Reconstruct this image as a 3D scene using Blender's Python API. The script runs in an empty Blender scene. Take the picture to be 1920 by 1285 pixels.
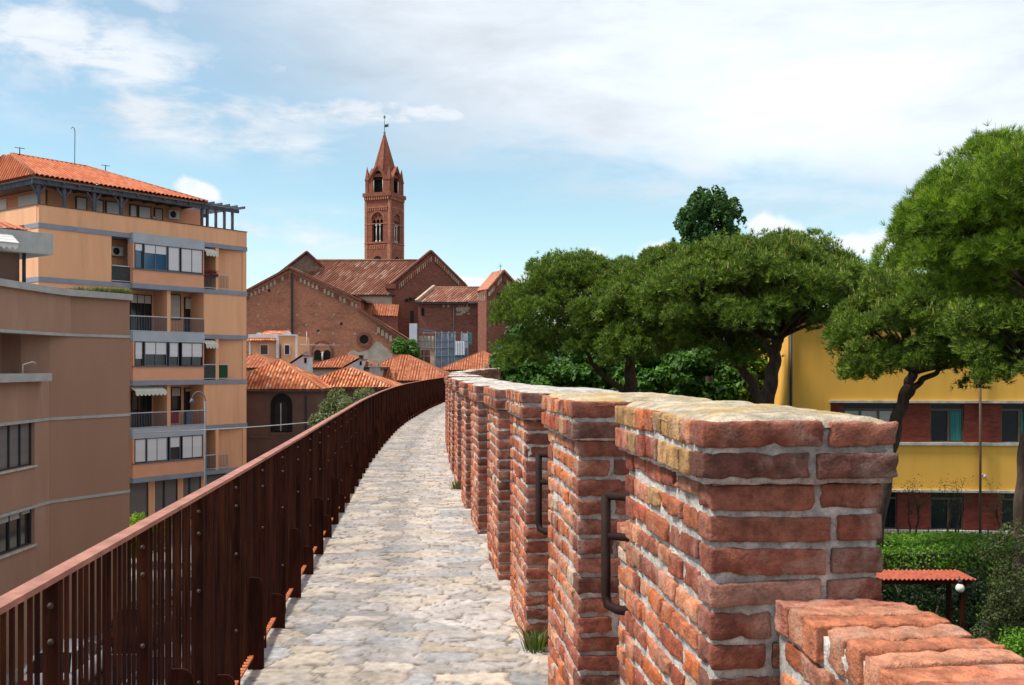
import bpy, math, random
import numpy as np
from mathutils import Vector, Matrix
R = math.radians
random.seed(7)
rng = np.random.default_rng(11)
SC = bpy.context.scene
COL = SC.collection

# ------------------------------------------------------------------ camera, sky, sun, exposure
EYE = 1.6
F = 1867.0                     # focal length in pixels of the 1920 px wide photograph
HZ = 685.0                     # image row of the horizon
cam_d = bpy.data.cameras.new('camera')
cam_d.sensor_width = 36.0
cam_d.lens = 36.0 * F / 1920.0
cam_d.shift_y = 42.5 / 1920.0
cam_d.clip_start = 0.05
cam_d.clip_end = 6000
cam_d.dof.use_dof = True
cam_d.dof.focus_distance = 7.0
cam_d.dof.aperture_fstop = 18.0
cam = bpy.data.objects.new('camera', cam_d)
COL.objects.link(cam)
cam.location = (0, 0, EYE)
cam.rotation_euler = (R(90), 0, 0)
SC.camera = cam
SC.view_settings.view_transform = 'Standard'
SC.view_settings.look = 'None'
SC.view_settings.gamma = 1
SC.view_settings.exposure = 0.68

SUN_AZ = math.atan2(-0.988, -0.15)      # measured from +Y towards +X
SUN_EL = R(58)
sun_d = bpy.data.lights.new('sun', 'SUN')
sun_d.energy = 3.5
sun_d.angle = R(12.0)
sun_d.color = (1.0, 0.94, 0.85)
sun = bpy.data.objects.new('sun', sun_d)
COL.objects.link(sun)
sd = Vector((math.sin(SUN_AZ) * math.cos(SUN_EL), math.cos(SUN_AZ) * math.cos(SUN_EL), math.sin(SUN_EL)))
sun.rotation_euler = sd.to_track_quat('Z', 'Y').to_euler()
sun.location = (-20, -5, 40)

world = bpy.data.worlds.new('World')
SC.world = world
world.use_nodes = True


class NT:
    """small helper for building node trees"""
    def __init__(s, tree):
        s.t = tree
        tree.nodes.clear()

    def n(s, typ, **kw):
        nd = s.t.nodes.new(typ)
        for k, v in kw.items():
            setattr(nd, k, v)
        return nd

    def l(s, a, b):
        s.t.links.new(a, b)

    def put(s, sock, v):
        if isinstance(v, bpy.types.NodeSocket):
            s.l(v, sock)
        else:
            sock.default_value = v

    def m(s, op, a, b=0.0, c=0.0, clamp=False):
        nd = s.n('ShaderNodeMath', operation=op)
        nd.use_clamp = clamp
        s.put(nd.inputs[0], a)
        s.put(nd.inputs[1], b)
        s.put(nd.inputs[2], c)
        return nd.outputs[0]

    def vm(s, op, a, b=(0, 0, 0)):
        nd = s.n('ShaderNodeVectorMath', operation=op)
        s.put(nd.inputs[0], a)
        s.put(nd.inputs[1], b)
        return nd.outputs[0]

    def xyz(s, x, y, z):
        nd = s.n('ShaderNodeCombineXYZ')
        s.put(nd.inputs[0], x); s.put(nd.inputs[1], y); s.put(nd.inputs[2], z)
        return nd.outputs[0]

    def sep(s, v):
        nd = s.n('ShaderNodeSeparateXYZ')
        s.l(v, nd.inputs[0])
        return nd.outputs

    def noise(s, vec, scale, detail=4.0, rough=0.55, dist=0.0):
        nd = s.n('ShaderNodeTexNoise')
        s.l(vec, nd.inputs['Vector'])
        nd.inputs['Scale'].default_value = scale
        nd.inputs['Detail'].default_value = detail
        nd.inputs['Roughness'].default_value = rough
        nd.inputs['Distortion'].default_value = dist
        return nd.outputs['Fac']

    def step(s, v, lo, hi, a=0.0, b=1.0):
        nd = s.n('ShaderNodeMapRange', interpolation_type='SMOOTHSTEP')
        s.put(nd.inputs['Value'], v)
        nd.inputs['From Min'].default_value = lo
        nd.inputs['From Max'].default_value = hi
        nd.inputs['To Min'].default_value = a
        nd.inputs['To Max'].default_value = b
        return nd.outputs['Result']

    def mix(s, fac, a, b, blend='MIX'):
        nd = s.n('ShaderNodeMix', data_type='RGBA', blend_type=blend)
        s.put(nd.inputs['Factor'], fac)
        for sock, v in ((nd.inputs[6], a), (nd.inputs[7], b)):
            if isinstance(v, tuple) and len(v) == 3:
                v = v + (1.0,)
            s.put(sock, v)
        return nd.outputs[2]

    def ramp(s, fac, stops):
        nd = s.n('ShaderNodeValToRGB')
        s.put(nd.inputs[0], fac)
        el = nd.color_ramp.elements
        while len(el) < len(stops):
            el.new(0.5)
        for e, (p, c) in zip(el, stops):
            e.position = p
            e.color = tuple(c) + (1.0,)
        return nd.outputs[0]


# --- sky: Nishita with layers of cloud, laid out by compass direction and height above the horizon
w = NT(world.node_tree)
out = w.n('ShaderNodeOutputWorld')
bg = w.n('ShaderNodeBackground')
sky = w.n('ShaderNodeTexSky', sky_type='NISHITA')
sky.sun_disc = False
sky.sun_elevation = SUN_EL
sky.sun_rotation = SUN_AZ
sky.air_density = 1.0
sky.dust_density = 0.6
sky.ozone_density = 1.6
tc = w.n('ShaderNodeTexCoord')
dx, dy, dz = w.sep(tc.outputs['Generated'])
az = w.m('ARCTAN2', dx, dy)
el = w.m('ARCSINE', dz)
sx = w.m('MULTIPLY_ADD', az, F, 960.0)          # degrees on a chart: same units as the survey of the photo
sy = w.m('MULTIPLY_ADD', el, -F, HZ)


def chart(kx, ky, off=0.0):
    return w.xyz(w.m('MULTIPLY', sx, kx / 1000.0), w.m('MULTIPLY', sy, ky / 1000.0), off)


def blob(cx, cy, rx, ry, slope=0.0):
    """soft ellipse of cloud cover round a direction"""
    a = w.m('SUBTRACT', sx, cx)
    b = w.m('SUBTRACT', sy, cy)
    if slope:
        b = w.m('SUBTRACT', b, w.m('MULTIPLY', a, slope))
    a = w.m('POWER', w.m('ABSOLUTE', w.m('DIVIDE', a, rx)), 2.0)
    b = w.m('POWER', w.m('ABSOLUTE', w.m('DIVIDE', b, ry)), 2.0)
    return w.m('EXPONENT', w.m('MULTIPLY', w.m('ADD', a, b), -1.0))


def add(*v):
    r = v[0]
    for x in v[1:]:
        r = w.m('ADD', r, x)
    return r


def sc(v, k):
    return w.m('MULTIPLY', v, k)


wisp = w.noise(chart(1.6, 6.5, 3.0), 1.7, 7.0, 0.6, 0.35)
fine = w.noise(chart(4.0, 9.0, 9.0), 2.0, 6.0, 0.6, 0.2)
soft = w.noise(chart(1.0, 2.2, 5.0), 1.6, 4.0, 0.5, 0.2)
# the sheet of high cloud: covers everything above a sloping lower edge
edge = w.m('MULTIPLY_ADD', sx, 0.115, 175.0)
sheet = w.step(w.m('ADD', w.m('SUBTRACT', sy, edge), w.m('MULTIPLY_ADD', wisp, 420.0, -210.0)), 120.0, -70.0)
sheet = w.m('MULTIPLY', sheet, w.step(w.m('ADD', sx, sc(w.m('MULTIPLY_ADD', sy, -1.4, 0.0), 1.0)), 60.0, 760.0, 0.12, 0.92))
patches = add(sc(blob(100, 25, 330, 75, 0.12), 1.2), sc(blob(170, 155, 290, 48, 0.12), 1.35),
              sc(blob(760, 222, 290, 22, -0.03), 1.5), sc(blob(560, 440, 170, 36, 0.06), 1.0),
              sc(blob(520, 492, 80, 14), 0.5), sc(blob(330, 265, 250, 45, 0.1), 1.0), sc(blob(620, 290, 200, 25, 0.02), 0.5),
              sc(blob(545, 156, 42, 14, 0.2), 0.75), sc(blob(1500, 395, 360, 40, 0.1), 0.55))
patches = w.m('MULTIPLY', patches, w.step(add(sc(wisp, 0.5), sc(fine, 0.5)), 0.38, 0.60))
puffN = w.noise(chart(9.0, 10.0, 1.0), 1.9, 6.0, 0.62, 0.1)
puff = add(sc(blob(1085, 498, 40, 20, -0.55), 1.5), sc(blob(1240, 474, 40, 22), 1.3), sc(blob(1440, 440, 50, 26, 0.2), 1.5),
           sc(blob(1580, 474, 130, 24), 1.3), sc(blob(395, 376, 42, 18, 0.25), 1.5), sc(blob(905, 528, 90, 12), 1.0), sc(blob(990, 538, 40, 14), 1.0))
puff = w.m('MULTIPLY', w.step(w.m('ADD', puff, sc(puffN, 1.7)), 1.15, 1.75), w.step(w.noise(chart(14.0, 16.0, 2.0), 2.0, 5.0, 0.6), 0.2, 0.6, 0.75, 1.0))
far_side = w.step(w.m('ABSOLUTE', az), 0.75, 1.2)
elsewhere = w.m('MULTIPLY', w.step(add(sc(wisp, 0.7), sc(soft, 0.3)), 0.42, 0.6), sc(far_side, 0.75))
cover = w.m('MAXIMUM', w.m('MAXIMUM', sheet, patches), elsewhere)
cover = w.m('MINIMUM', cover, 0.96)
bright = add(sc(blob(1460, 190, 380, 170), 0.22), 0.76, sc(w.m('SUBTRACT', soft, 0.5), 0.35), sc(w.m('SUBTRACT', wisp, 0.5), 0.5), sc(w.m('SUBTRACT', fine, 0.5), 0.2), sc(blob(1560, 405, 260, 45, 0.1), -0.1))
SKYK = 0.115
cl = w.n('ShaderNodeVectorMath', operation='SCALE')
cl.inputs[0].default_value = (0.67 / SKYK, 0.715 / SKYK, 0.77 / SKYK)
w.l(bright, cl.inputs['Scale'])
hs = w.n('ShaderNodeHueSaturation')
hs.inputs['Saturation'].default_value = 1.0
w.l(sky.outputs[0], hs.inputs['Color'])
lift = w.mix(w.step(el, 0.5, 0.0), (0.92, 1.02, 0.88), (1.0, 1.06, 0.95))
skyc = w.mix(1.0, hs.outputs[0], lift, 'MULTIPLY')
c1 = w.mix(cover, skyc, cl.outputs[0])
c2 = w.mix(w.m('MULTIPLY', puff, 0.9), c1, (0.64 / SKYK, 0.65 / SKYK, 0.67 / SKYK))
w.l(c2, bg.inputs['Color'])
bg.inputs['Strength'].default_value = SKYK
w.l(bg.outputs[0], out.inputs[0])


# ------------------------------------------------------------------ numeric helpers
def vnoise(P, scale, seed=0):
    """smooth value noise in -1..1 for an (n,3) array"""
    P = np.asarray(P, float) * scale + seed * 17.31
    i = np.floor(P).astype(np.int64)
    f = P - i
    f = f * f * (3 - 2 * f)

    def h(a, b, c):
        n = (a * 73856093) ^ (b * 19349663) ^ (c * 83492791) ^ (seed * 2654435)
        n = (n ^ (n >> 13)) * 1274126177
        n = n & 0x7fffffff
        n = (n ^ (n >> 15)) & 0xffff
        return n / 32767.5 - 1.0
    r = 0
    for ax in (0, 1):
        for ay in (0, 1):
            for azz in (0, 1):
                wgt = (f[:, 0] if ax else 1 - f[:, 0]) * (f[:, 1] if ay else 1 - f[:, 1]) * (f[:, 2] if azz else 1 - f[:, 2])
                r = r + wgt * h(i[:, 0] + ax, i[:, 1] + ay, i[:, 2] + azz)
    return r


def at(px, py, Y):
    """the point seen at pixel (px, py) of the photo at depth Y"""
    return Vector(((px - 960.0) / F * Y, Y, EYE - (py - HZ) / F * Y))


class MB:
    """collects shapes and links them as ONE mesh object"""
    def __init__(s):
        s.V = []; s.C = []; s.U = []; s.nv = 0
        s.F = []            # (array k x n, material index, smooth)

    def add(s, V, Fc, mat=0, col=None, uv=None, smooth=False):
        V = np.asarray(V, float).reshape(-1, 3)
        n = len(V)
        c = np.ones((n, 3)) if col is None else np.broadcast_to(np.asarray(col, float), (n, 3))
        u = np.zeros((n, 2)) if uv is None else np.asarray(uv, float)
        s.V.append(V); s.C.append(c); s.U.append(u)
        if isinstance(Fc, np.ndarray):
            s.F.append((Fc + s.nv, mat, smooth))
        else:
            by = {}
            for f in Fc:
                by.setdefault(len(f), []).append(f)
            for k, fs in by.items():
                s.F.append((np.array(fs, int) + s.nv, mat, smooth))
        s.nv += n

    def box(s, x0, x1, y0, y1, z0, z1, mat=0, col=None):
        x0, x1 = min(x0, x1), max(x0, x1); y0, y1 = min(y0, y1), max(y0, y1); z0, z1 = min(z0, z1), max(z0, z1)
        V = [(x, y, z) for z in (z0, z1) for y in (y0, y1) for x in (x0, x1)]
        s.add(V, [(0, 2, 3, 1), (4, 5, 7, 6), (0, 1, 5, 4), (2, 6, 7, 3), (0, 4, 6, 2), (1, 3, 7, 5)], mat, col)

    def obox(s, c, ax, ay, az_, mat=0, col=None):
        """box from its centre and three half-axis vectors"""
        c = np.array(c, float); ax = np.array(ax, float); ay = np.array(ay, float); az_ = np.array(az_, float)
        V = [c + i * ax + j * ay + k * az_ for k in (-1, 1) for j in (-1, 1) for i in (-1, 1)]
        s.add(V, [(0, 2, 3, 1), (4, 5, 7, 6), (0, 1, 5, 4), (2, 6, 7, 3), (0, 4, 6, 2), (1, 3, 7, 5)], mat, col)

    def beam(s, a, b, wd, ht, mat=0, col=None):
        a = Vector(a); b = Vector(b)
        d = (b - a)
        L = d.length
        d.normalize()
        side = d.cross(Vector((0, 0, 1)))
        if side.length < 1e-4:
            side = Vector((1, 0, 0))
        side.normalize()
        up = side.cross(d)
        s.obox((a + b) / 2, d * L / 2, side * wd / 2, up * ht / 2, mat, col)

    def extrude(s, pts, vec, mat=0, col=None, cap=True):
        P = np.array([tuple(p) for p in pts], float)
        n = len(P)
        V = np.vstack([P, P + np.array(tuple(vec), float)])
        Fc = [(i, (i + 1) % n, n + (i + 1) % n, n + i) for i in range(n)]
        if cap:
            Fc += [tuple(range(n))[::-1], tuple(range(n, 2 * n))]
        s.add(V, Fc, mat, col)

    def prism(s, poly, z0, z1, mat=0, col=None):
        s.extrude([(x, y, z0) for x, y in poly], (0, 0, z1 - z0), mat, col)

    def tube(s, pts, rad, seg=8, mat=0, col=None, smooth=True, cap=True):
        P = [Vector(p) for p in pts]
        n = len(P)
        if not hasattr(rad, '__len__'):
            rad = [rad] * n
        V = []
        prev = None
        for i in range(n):
            d = (P[min(i + 1, n - 1)] - P[max(i - 1, 0)]).normalized()
            if prev is None:
                q = d.cross(Vector((0, 0, 1)))
                if q.length < 0.1:
                    q = d.cross(Vector((1, 0, 0)))
            else:
                q = prev - d * prev.dot(d)
            q.normalize()
            prev = q
            r2 = d.cross(q)
            for k in range(seg):
                a = 2 * math.pi * k / seg
                V.append(tuple(P[i] + (q * math.cos(a) + r2 * math.sin(a)) * rad[i]))
        Fc = [(i * seg + k, i * seg + (k + 1) % seg, (i + 1) * seg + (k + 1) % seg, (i + 1) * seg + k) for i in range(n - 1) for k in range(seg)]
        if cap:
            Fc += [tuple(range(seg))[::-1], tuple(range((n - 1) * seg, n * seg))]
        s.add(V, Fc, mat, col, None, smooth)

    def lathe(s, prof, cx, cy, seg=12, mat=0, col=None, smooth=True):
        n = len(prof)
        V = [(cx + r * math.cos(2 * math.pi * k / seg), cy + r * math.sin(2 * math.pi * k / seg), z) for r, z in prof for k in range(seg)]
        Fc = [(i * seg + k, i * seg + (k + 1) % seg, (i + 1) * seg + (k + 1) % seg, (i + 1) * seg + k) for i in range(n - 1) for k in range(seg)]
        s.add(V, Fc, mat, col, None, smooth)

    def build(s, name, mats, parent=None, loc=None, rot=0.0):
        me = bpy.data.meshes.new(name)
        V = np.vstack(s.V)
        me.vertices.add(len(V))
        me.vertices.foreach_set('co', V.ravel())
        lv = np.concatenate([f.ravel() for f, _, _ in s.F])
        tot = np.concatenate([np.full(len(f), f.shape[1]) for f, _, _ in s.F])
        st = np.concatenate([[0], np.cumsum(tot)[:-1]])
        me.loops.add(len(lv))
        me.loops.foreach_set('vertex_index', lv.astype(np.int32))
        me.polygons.add(len(tot))
        me.polygons.foreach_set('loop_start', st.astype(np.int32))
        me.polygons.foreach_set('loop_total', tot.astype(np.int32))
        me.polygons.foreach_set('material_index', np.concatenate([np.full(len(f), mi) for f, mi, _ in s.F]).astype(np.int32))
        me.polygons.foreach_set('use_smooth', np.concatenate([np.full(len(f), sm) for f, _, sm in s.F]).astype(bool))
        C = np.ones((len(V), 4)); C[:, :3] = np.vstack(s.C)
        at_ = me.color_attributes.new('Col', 'FLOAT_COLOR', 'POINT')
        at_.data.foreach_set('color', C.ravel())
        U = np.vstack(s.U)
        if np.any(U):
            uvl = me.uv_layers.new(name='UVMap')
            uvl.data.foreach_set('uv', U[lv].ravel())
        if not isinstance(mats, (list, tuple)):
            mats = [mats]
        for m_ in mats:
            me.materials.append(m_)
        me.update(calc_edges=True)
        me.validate()
        o = bpy.data.objects.new(name, me)
        COL.objects.link(o)
        if parent is not None:
            o.parent = parent
        if loc is not None:
            o.location = loc
            o.rotation_euler = (0, 0, rot)
        return o


def tag(o, label=None, cat=None, group=None, kind=None):
    if label: o['label'] = label
    if cat: o['category'] = cat
    if group: o['group'] = group
    if kind: o['kind'] = kind
    return o


def empty(name, loc, rot=0.0):
    o = bpy.data.objects.new(name, None)
    COL.objects.link(o)
    o.location = loc
    o.rotation_euler = (0, 0, rot)
    o.empty_display_size = 0.3
    return o


def copy_tree(o, parent=None):
    c = o.copy()
    COL.objects.link(c)
    if parent is not None:
        c.parent = parent
    for ch in [x for x in COL.objects if x.parent == o]:
        copy_tree(ch, c)
    return c


# ------------------------------------------------------------------ materials
def mat(name, base=(0.5, 0.5, 0.5), rough=0.85, var=0.15, vscale=3.0, bump=0.0, bscale=30.0, attr=False, metal=0.0, spec=0.3,
        stain=0.0, stain_col=(0.1, 0.08, 0.06), stain_scale=0.6, stretch=(1, 1, 1), bdist=0.02, coat=0.0):
    m_ = bpy.data.materials.new(name)
    m_.use_nodes = True
    t = NT(m_.node_tree)
    o = t.n('ShaderNodeOutputMaterial')
    b = t.n('ShaderNodeBsdfPrincipled')
    t.l(b.outputs[0], o.inputs[0])
    g = t.n('ShaderNodeNewGeometry').outputs['Position']
    v = t.vm('MULTIPLY', g, stretch)
    n1 = t.noise(v, vscale, 5.0, 0.6)
    f = t.step(n1, 0.25, 0.75, 1 - var, 1 + var)
    if attr:
        a = t.n('ShaderNodeVertexColor', layer_name='Col')
        c0 = t.mix(1.0, a.outputs[0], tuple(base), 'MULTIPLY')
    else:
        c0 = t.mix(0.0, tuple(base), tuple(base))
    c = t.mix(1.0, c0, t.xyz(f, f, f), 'MULTIPLY')
    if stain:
        ns = t.noise(v, stain_scale, 6.0, 0.65, 0.3)
        c = t.mix(sc_(t, t.step(ns, 0.48, 0.72), stain), c, tuple(stain_col))
    t.l(c, b.inputs['Base Color'])
    b.inputs['Roughness'].default_value = rough
    b.inputs['Metallic'].default_value = metal
    b.inputs['Specular IOR Level'].default_value = spec
    b.inputs['Coat Weight'].default_value = coat
    if bump:
        nb = t.noise(v, bscale, 6.0, 0.65)
        bn = t.n('ShaderNodeBump')
        bn.inputs['Strength'].default_value = bump
        bn.inputs['Distance'].default_value = bdist
        t.l(nb, bn.inputs['Height'])
        t.l(bn.outputs[0], b.inputs['Normal'])
    return m_


def sc_(t, v, k):
    return t.m('MULTIPLY', v, k)


def mat_brick(name):
    """hand-made brick: colour per brick from the attribute, lime bloom, pits and lichen"""
    m_ = bpy.data.materials.new(name)
    m_.use_nodes = True
    t = NT(m_.node_tree)
    o = t.n('ShaderNodeOutputMaterial')
    b = t.n('ShaderNodeBsdfPrincipled')
    t.l(b.outputs[0], o.inputs[0])
    g = t.n('ShaderNodeNewGeometry').outputs['Position']
    a = t.n('ShaderNodeVertexColor', layer_name='Col').outputs[0]
    n1 = t.noise(g, 22.0, 7.0, 0.7)
    n2 = t.noise(g, 75.0, 4.0, 0.65)
    n3 = t.noise(g, 6.5, 6.0, 0.65, 0.4)
    n4 = t.noise(g, 130.0, 3.0, 0.6)
    f = t.step(n1, 0.30, 0.70, 0.55, 1.35)
    c = t.mix(1.0, a, t.xyz(f, f, f), 'MULTIPLY')
    c = t.mix(t.step(n2, 0.55, 0.72, 0.0, 0.45), c, (0.11, 0.05, 0.035))
    c = t.mix(t.step(n3, 0.50, 0.74, 0.0, 0.55), c, (0.55, 0.41, 0.33))
    c = t.mix(t.step(n4, 0.62, 0.75, 0.0, 0.3), c, (0.50, 0.30, 0.22))
    n5 = t.noise(g, 260.0, 3.0, 0.7)
    c = t.mix(t.step(n5, 0.56, 0.68, 0.0, 0.6), c, (0.06, 0.035, 0.028))
    n6 = t.noise(g, 2.6, 7.0, 0.7, 0.3)
    c = t.mix(t.step(n6, 0.52, 0.72, 0.0, 0.45), c, (0.10, 0.07, 0.055))
    t.l(c, b.inputs['Base Color'])
    b.inputs['Roughness'].default_value = 0.92
    b.inputs['Specular IOR Level'].default_value = 0.2
    bn = t.n('ShaderNodeBump')
    bn.inputs['Strength'].default_value = 1.0
    bn.inputs['Distance'].default_value = 0.011
    h = t.m('ADD', t.m('ADD', sc_(t, n1, 1.0), sc_(t, n2, 0.6)), sc_(t, n4, 0.4))
    t.l(h, bn.inputs['Height'])
    t.l(bn.outputs[0], b.inputs['Normal'])
    return m_


def mat_mortar(name, base, lichen=0.0):
    m_ = bpy.data.materials.new(name)
    m_.use_nodes = True
    t = NT(m_.node_tree)
    o = t.n('ShaderNodeOutputMaterial')
    b = t.n('ShaderNodeBsdfPrincipled')
    t.l(b.outputs[0], o.inputs[0])
    g = t.n('ShaderNodeNewGeometry').outputs['Position']
    n1 = t.noise(g, 14.0, 7.0, 0.7)
    n2 = t.noise(g, 90.0, 4.0, 0.7)
    n3 = t.noise(g, 4.0, 6.0, 0.65, 0.5)
    f = t.step(n1, 0.30, 0.70, 0.52, 1.25)
    c = t.mix(1.0, tuple(base), t.xyz(f, f, f), 'MULTIPLY')
    if lichen:
        c = t.mix(t.step(n3, 0.46, 0.66, 0.0, lichen), c, (0.46, 0.30, 0.075))
        c = t.mix(t.step(t.noise(g, 9.0, 6.0, 0.7), 0.58, 0.72, 0.0, 0.45), c, (0.30, 0.24, 0.17))
    c = t.mix(t.step(n2, 0.52, 0.70, 0.0, 0.65), c, (0.14, 0.115, 0.10))
    n7 = t.noise(g, 240.0, 3.0, 0.7)
    c = t.mix(t.step(n7, 0.57, 0.68, 0.0, 0.6), c, (0.09, 0.075, 0.065))
    c = t.mix(t.step(t.noise(g, 3.1, 7.0, 0.7, 0.4), 0.50, 0.70, 0.0, 0.5), c, (0.17, 0.145, 0.125))
    t.l(c, b.inputs['Base Color'])
    b.inputs['Roughness'].default_value = 0.95
    b.inputs['Specular IOR Level'].default_value = 0.15
    bn = t.n('ShaderNodeBump')
    bn.inputs['Strength'].default_value = 1.0
    bn.inputs['Distance'].default_value = 0.012
    t.l(t.m('ADD', n1, sc_(t, n2, 0.6)), bn.inputs['Height'])
    t.l(bn.outputs[0], b.inputs['Normal'])
    return m_


def mat_tiles(name, stops, px_=0.22, py_=0.36, rough=0.85, worn=0.25):
    """clay roof tiles laid out on the UV map in metres: one colour per tile"""
    m_ = bpy.data.materials.new(name)
    m_.use_nodes = True
    t = NT(m_.node_tree)
    o = t.n('ShaderNodeOutputMaterial')
    b = t.n('ShaderNodeBsdfPrincipled')
    t.l(b.outputs[0], o.inputs[0])
    uv = t.n('ShaderNodeUVMap', uv_map='UVMap').outputs[0]
    x, y, _ = t.sep(uv)
    i = t.m('FLOOR', t.m('DIVIDE', x, px_))
    rw = t.n('ShaderNodeTexWhiteNoise', noise_dimensions='1D')
    t.l(i, rw.inputs['W'])
    yy = t.m('ADD', t.m('DIVIDE', y, py_), rw.outputs['Value'])
    j = t.m('FLOOR', yy)
    wn = t.n('ShaderNodeTexWhiteNoise', noise_dimensions='2D')
    t.l(t.xyz(i, j, 0.0), wn.inputs['Vector'])
    g = t.n('ShaderNodeNewGeometry').outputs['Position']
    n1 = t.noise(g, 0.9, 6.0, 0.65)
    fac = t.m('ADD', t.m('MULTIPLY', wn.outputs['Value'], 0.75), t.m('MULTIPLY_ADD', n1, 0.8, -0.27))
    c = t.ramp(fac, stops)
    c = t.mix(t.step(t.noise(g, 2.5, 6.0, 0.7), 0.55, 0.75, 0.0, worn), c, (0.10, 0.075, 0.06))
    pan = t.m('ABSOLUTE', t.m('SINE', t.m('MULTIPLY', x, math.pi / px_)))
    c = t.mix(t.step(pan, 0.35, 0.75, 0.62, 0.0), c, (0.13, 0.055, 0.035))  # tile valleys darkened: pan dirt plus shade between the ribs painted in
    t.l(c, b.inputs['Base Color'])
    b.inputs['Roughness'].default_value = rough
    b.inputs['Specular IOR Level'].default_value = 0.2
    fr = t.m('FRACT', yy)
    bn = t.n('ShaderNodeBump')
    bn.inputs['Strength'].default_value = 1.0
    bn.inputs['Distance'].default_value = 0.05
    t.l(t.m('ADD', fr, t.m('MULTIPLY', t.m('ABSOLUTE', t.m('SINE', t.m('MULTIPLY', x, math.pi / px_))), 0.6)), bn.inputs['Height'])
    t.l(bn.outputs[0], b.inputs['Normal'])
    return m_


def mat_leaf(name, rough=0.6, trans=0.3, tint=(1, 1, 1)):
    m_ = bpy.data.materials.new(name)
    m_.use_nodes = True
    t = NT(m_.node_tree)
    o = t.n('ShaderNodeOutputMaterial')
    b = t.n('ShaderNodeBsdfPrincipled')
    a = t.n('ShaderNodeVertexColor', layer_name='Col').outputs[0]
    c = t.mix(1.0, a, tuple(tint), 'MULTIPLY')
    t.l(c, b.inputs['Base Color'])
    b.inputs['Roughness'].default_value = rough
    b.inputs['Specular IOR Level'].default_value = 0.25
    tr = t.n('ShaderNodeBsdfTranslucent')
    t.l(t.mix(1.0, c, (1.3, 1.5, 0.7), 'MULTIPLY'), tr.inputs['Color'])
    mx = t.n('ShaderNodeMixShader')
    mx.inputs[0].default_value = trans
    t.l(b.outputs[0], mx.inputs[1]); t.l(tr.outputs[0], mx.inputs[2])
    t.l(mx.outputs[0], o.inputs[0])
    return m_


M = {}
M['brick'] = mat_brick('old brick')
M['mortar'] = mat_mortar('lime mortar', (0.60, 0.55, 0.505))
M['top_white'] = mat_mortar('pale mortar top', (0.54, 0.50, 0.46), 0.15)
M['top_lichen'] = mat_mortar('mortar top with lichen', (0.52, 0.44, 0.33), 0.85)
M['paving'] = mat('stone paving', (1, 1, 1), 0.9, 0.22, 18.0, 0.8, 45.0, attr=True, bdist=0.008, stain=0.3, stain_col=(0.30, 0.25, 0.2), stain_scale=5.0)
M['corten'] = mat('rusted steel', (0.033, 0.0088, 0.0055), 0.9, 0.55, 14.0, 0.3, 60.0, stretch=(1, 1, 0.15), spec=0.08, stain=0.45, stain_col=(0.115, 0.036, 0.012), stain_scale=9.0)
M['corten_rail'] = mat('rusted handrail', (0.33, 0.145, 0.105), 0.7, 0.3, 9.0, 0.25, 60.0, spec=0.3, stain=0.5, stain_col=(0.24, 0.095, 0.065), stain_scale=3.0)
M['corten_orange'] = mat('bright rust', (0.42, 0.12, 0.045), 0.85, 0.35, 30.0, 0.3, 60.0)
M['rail_dark'] = mat('dark painted steel', (0.020, 0.0085, 0.0068), 0.7, 0.4, 14.0, 0.2, 60.0, spec=0.15)
M['bolt'] = mat('bolt steel', (0.07, 0.045, 0.038), 0.6, 0.2, 20.0, metal=0.3)
M['wall_stone'] = mat('wall masonry', (0.30, 0.22, 0.17), 0.95, 0.3, 1.5, 0.6, 8.0, stain=0.4)
M['asphalt'] = mat('asphalt', (0.06, 0.06, 0.062), 0.95, 0.2, 2.0, 0.4, 60.0, stain=0.3, stain_col=(0.10, 0.10, 0.10))
M['pavement'] = mat('pavement slabs', (0.27, 0.25, 0.23), 0.95, 0.2, 2.0, 0.3, 30.0)
M['paint_white'] = mat('road paint', (0.7, 0.7, 0.68), 0.8, 0.15, 5.0)
M['earth'] = mat('garden soil and grass', (0.035, 0.06, 0.02), 0.95, 0.5, 1.2, 0.6, 12.0, stain=0.5, stain_col=(0.07, 0.055, 0.035))
M['orange'] = mat('orange plaster', (0.80, 0.42, 0.235), 0.9, 0.07, 1.6, 0.12, 40.0, stain=0.5, stain_col=(0.60, 0.285, 0.155), stain_scale=1.1, stretch=(1, 1, 0.10))
M['pink_panel'] = mat('salmon plaster', (0.72, 0.35, 0.21), 0.9, 0.05, 1.2, 0.12, 40.0)
M['bluegrey'] = mat('blue grey concrete', (0.245, 0.275, 0.33), 0.85, 0.1, 1.5, 0.15, 30.0, stain=0.25, stain_col=(0.15, 0.17, 0.2))
M['bluegrey_light'] = mat('pale blue grey cladding', (0.40, 0.43, 0.475), 0.75, 0.08, 1.0, stain=0.15, stain_col=(0.28, 0.30, 0.33))
M['dark_frame'] = mat('dark metal frame', (0.035, 0.035, 0.042), 0.5, 0.1, 3.0)
M['grey_frame'] = mat('grey metal frame', (0.12, 0.14, 0.17), 0.55, 0.1, 3.0)
M['rail_white'] = mat('pale metal rail', (0.48, 0.48, 0.50), 0.5, 0.1, 3.0)
M['shutter'] = mat('white roller shutter', (0.66, 0.65, 0.67), 0.6, 0.06, 0.8, 0.5, 6.0, stretch=(0.01, 0.01, 3.0), bdist=0.02)
M['shutter_beige'] = mat('beige roller shutter', (0.48, 0.42, 0.38), 0.7, 0.08, 0.8, 0.5, 6.0, stretch=(0.01, 0.01, 3.0), bdist=0.02)
M['shutter_grey'] = mat('grey roller shutter', (0.17, 0.155, 0.15), 0.7, 0.08, 0.8, 0.5, 6.0, stretch=(0.01, 0.01, 3.0), bdist=0.02)
M['glass'] = mat('window glass', (0.012, 0.016, 0.02), 0.06, 0.2, 0.5, spec=0.6)
M['glass_blue'] = mat('blue window glass', (0.03, 0.10, 0.19), 0.08, 0.2, 0.5, spec=0.7)
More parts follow.
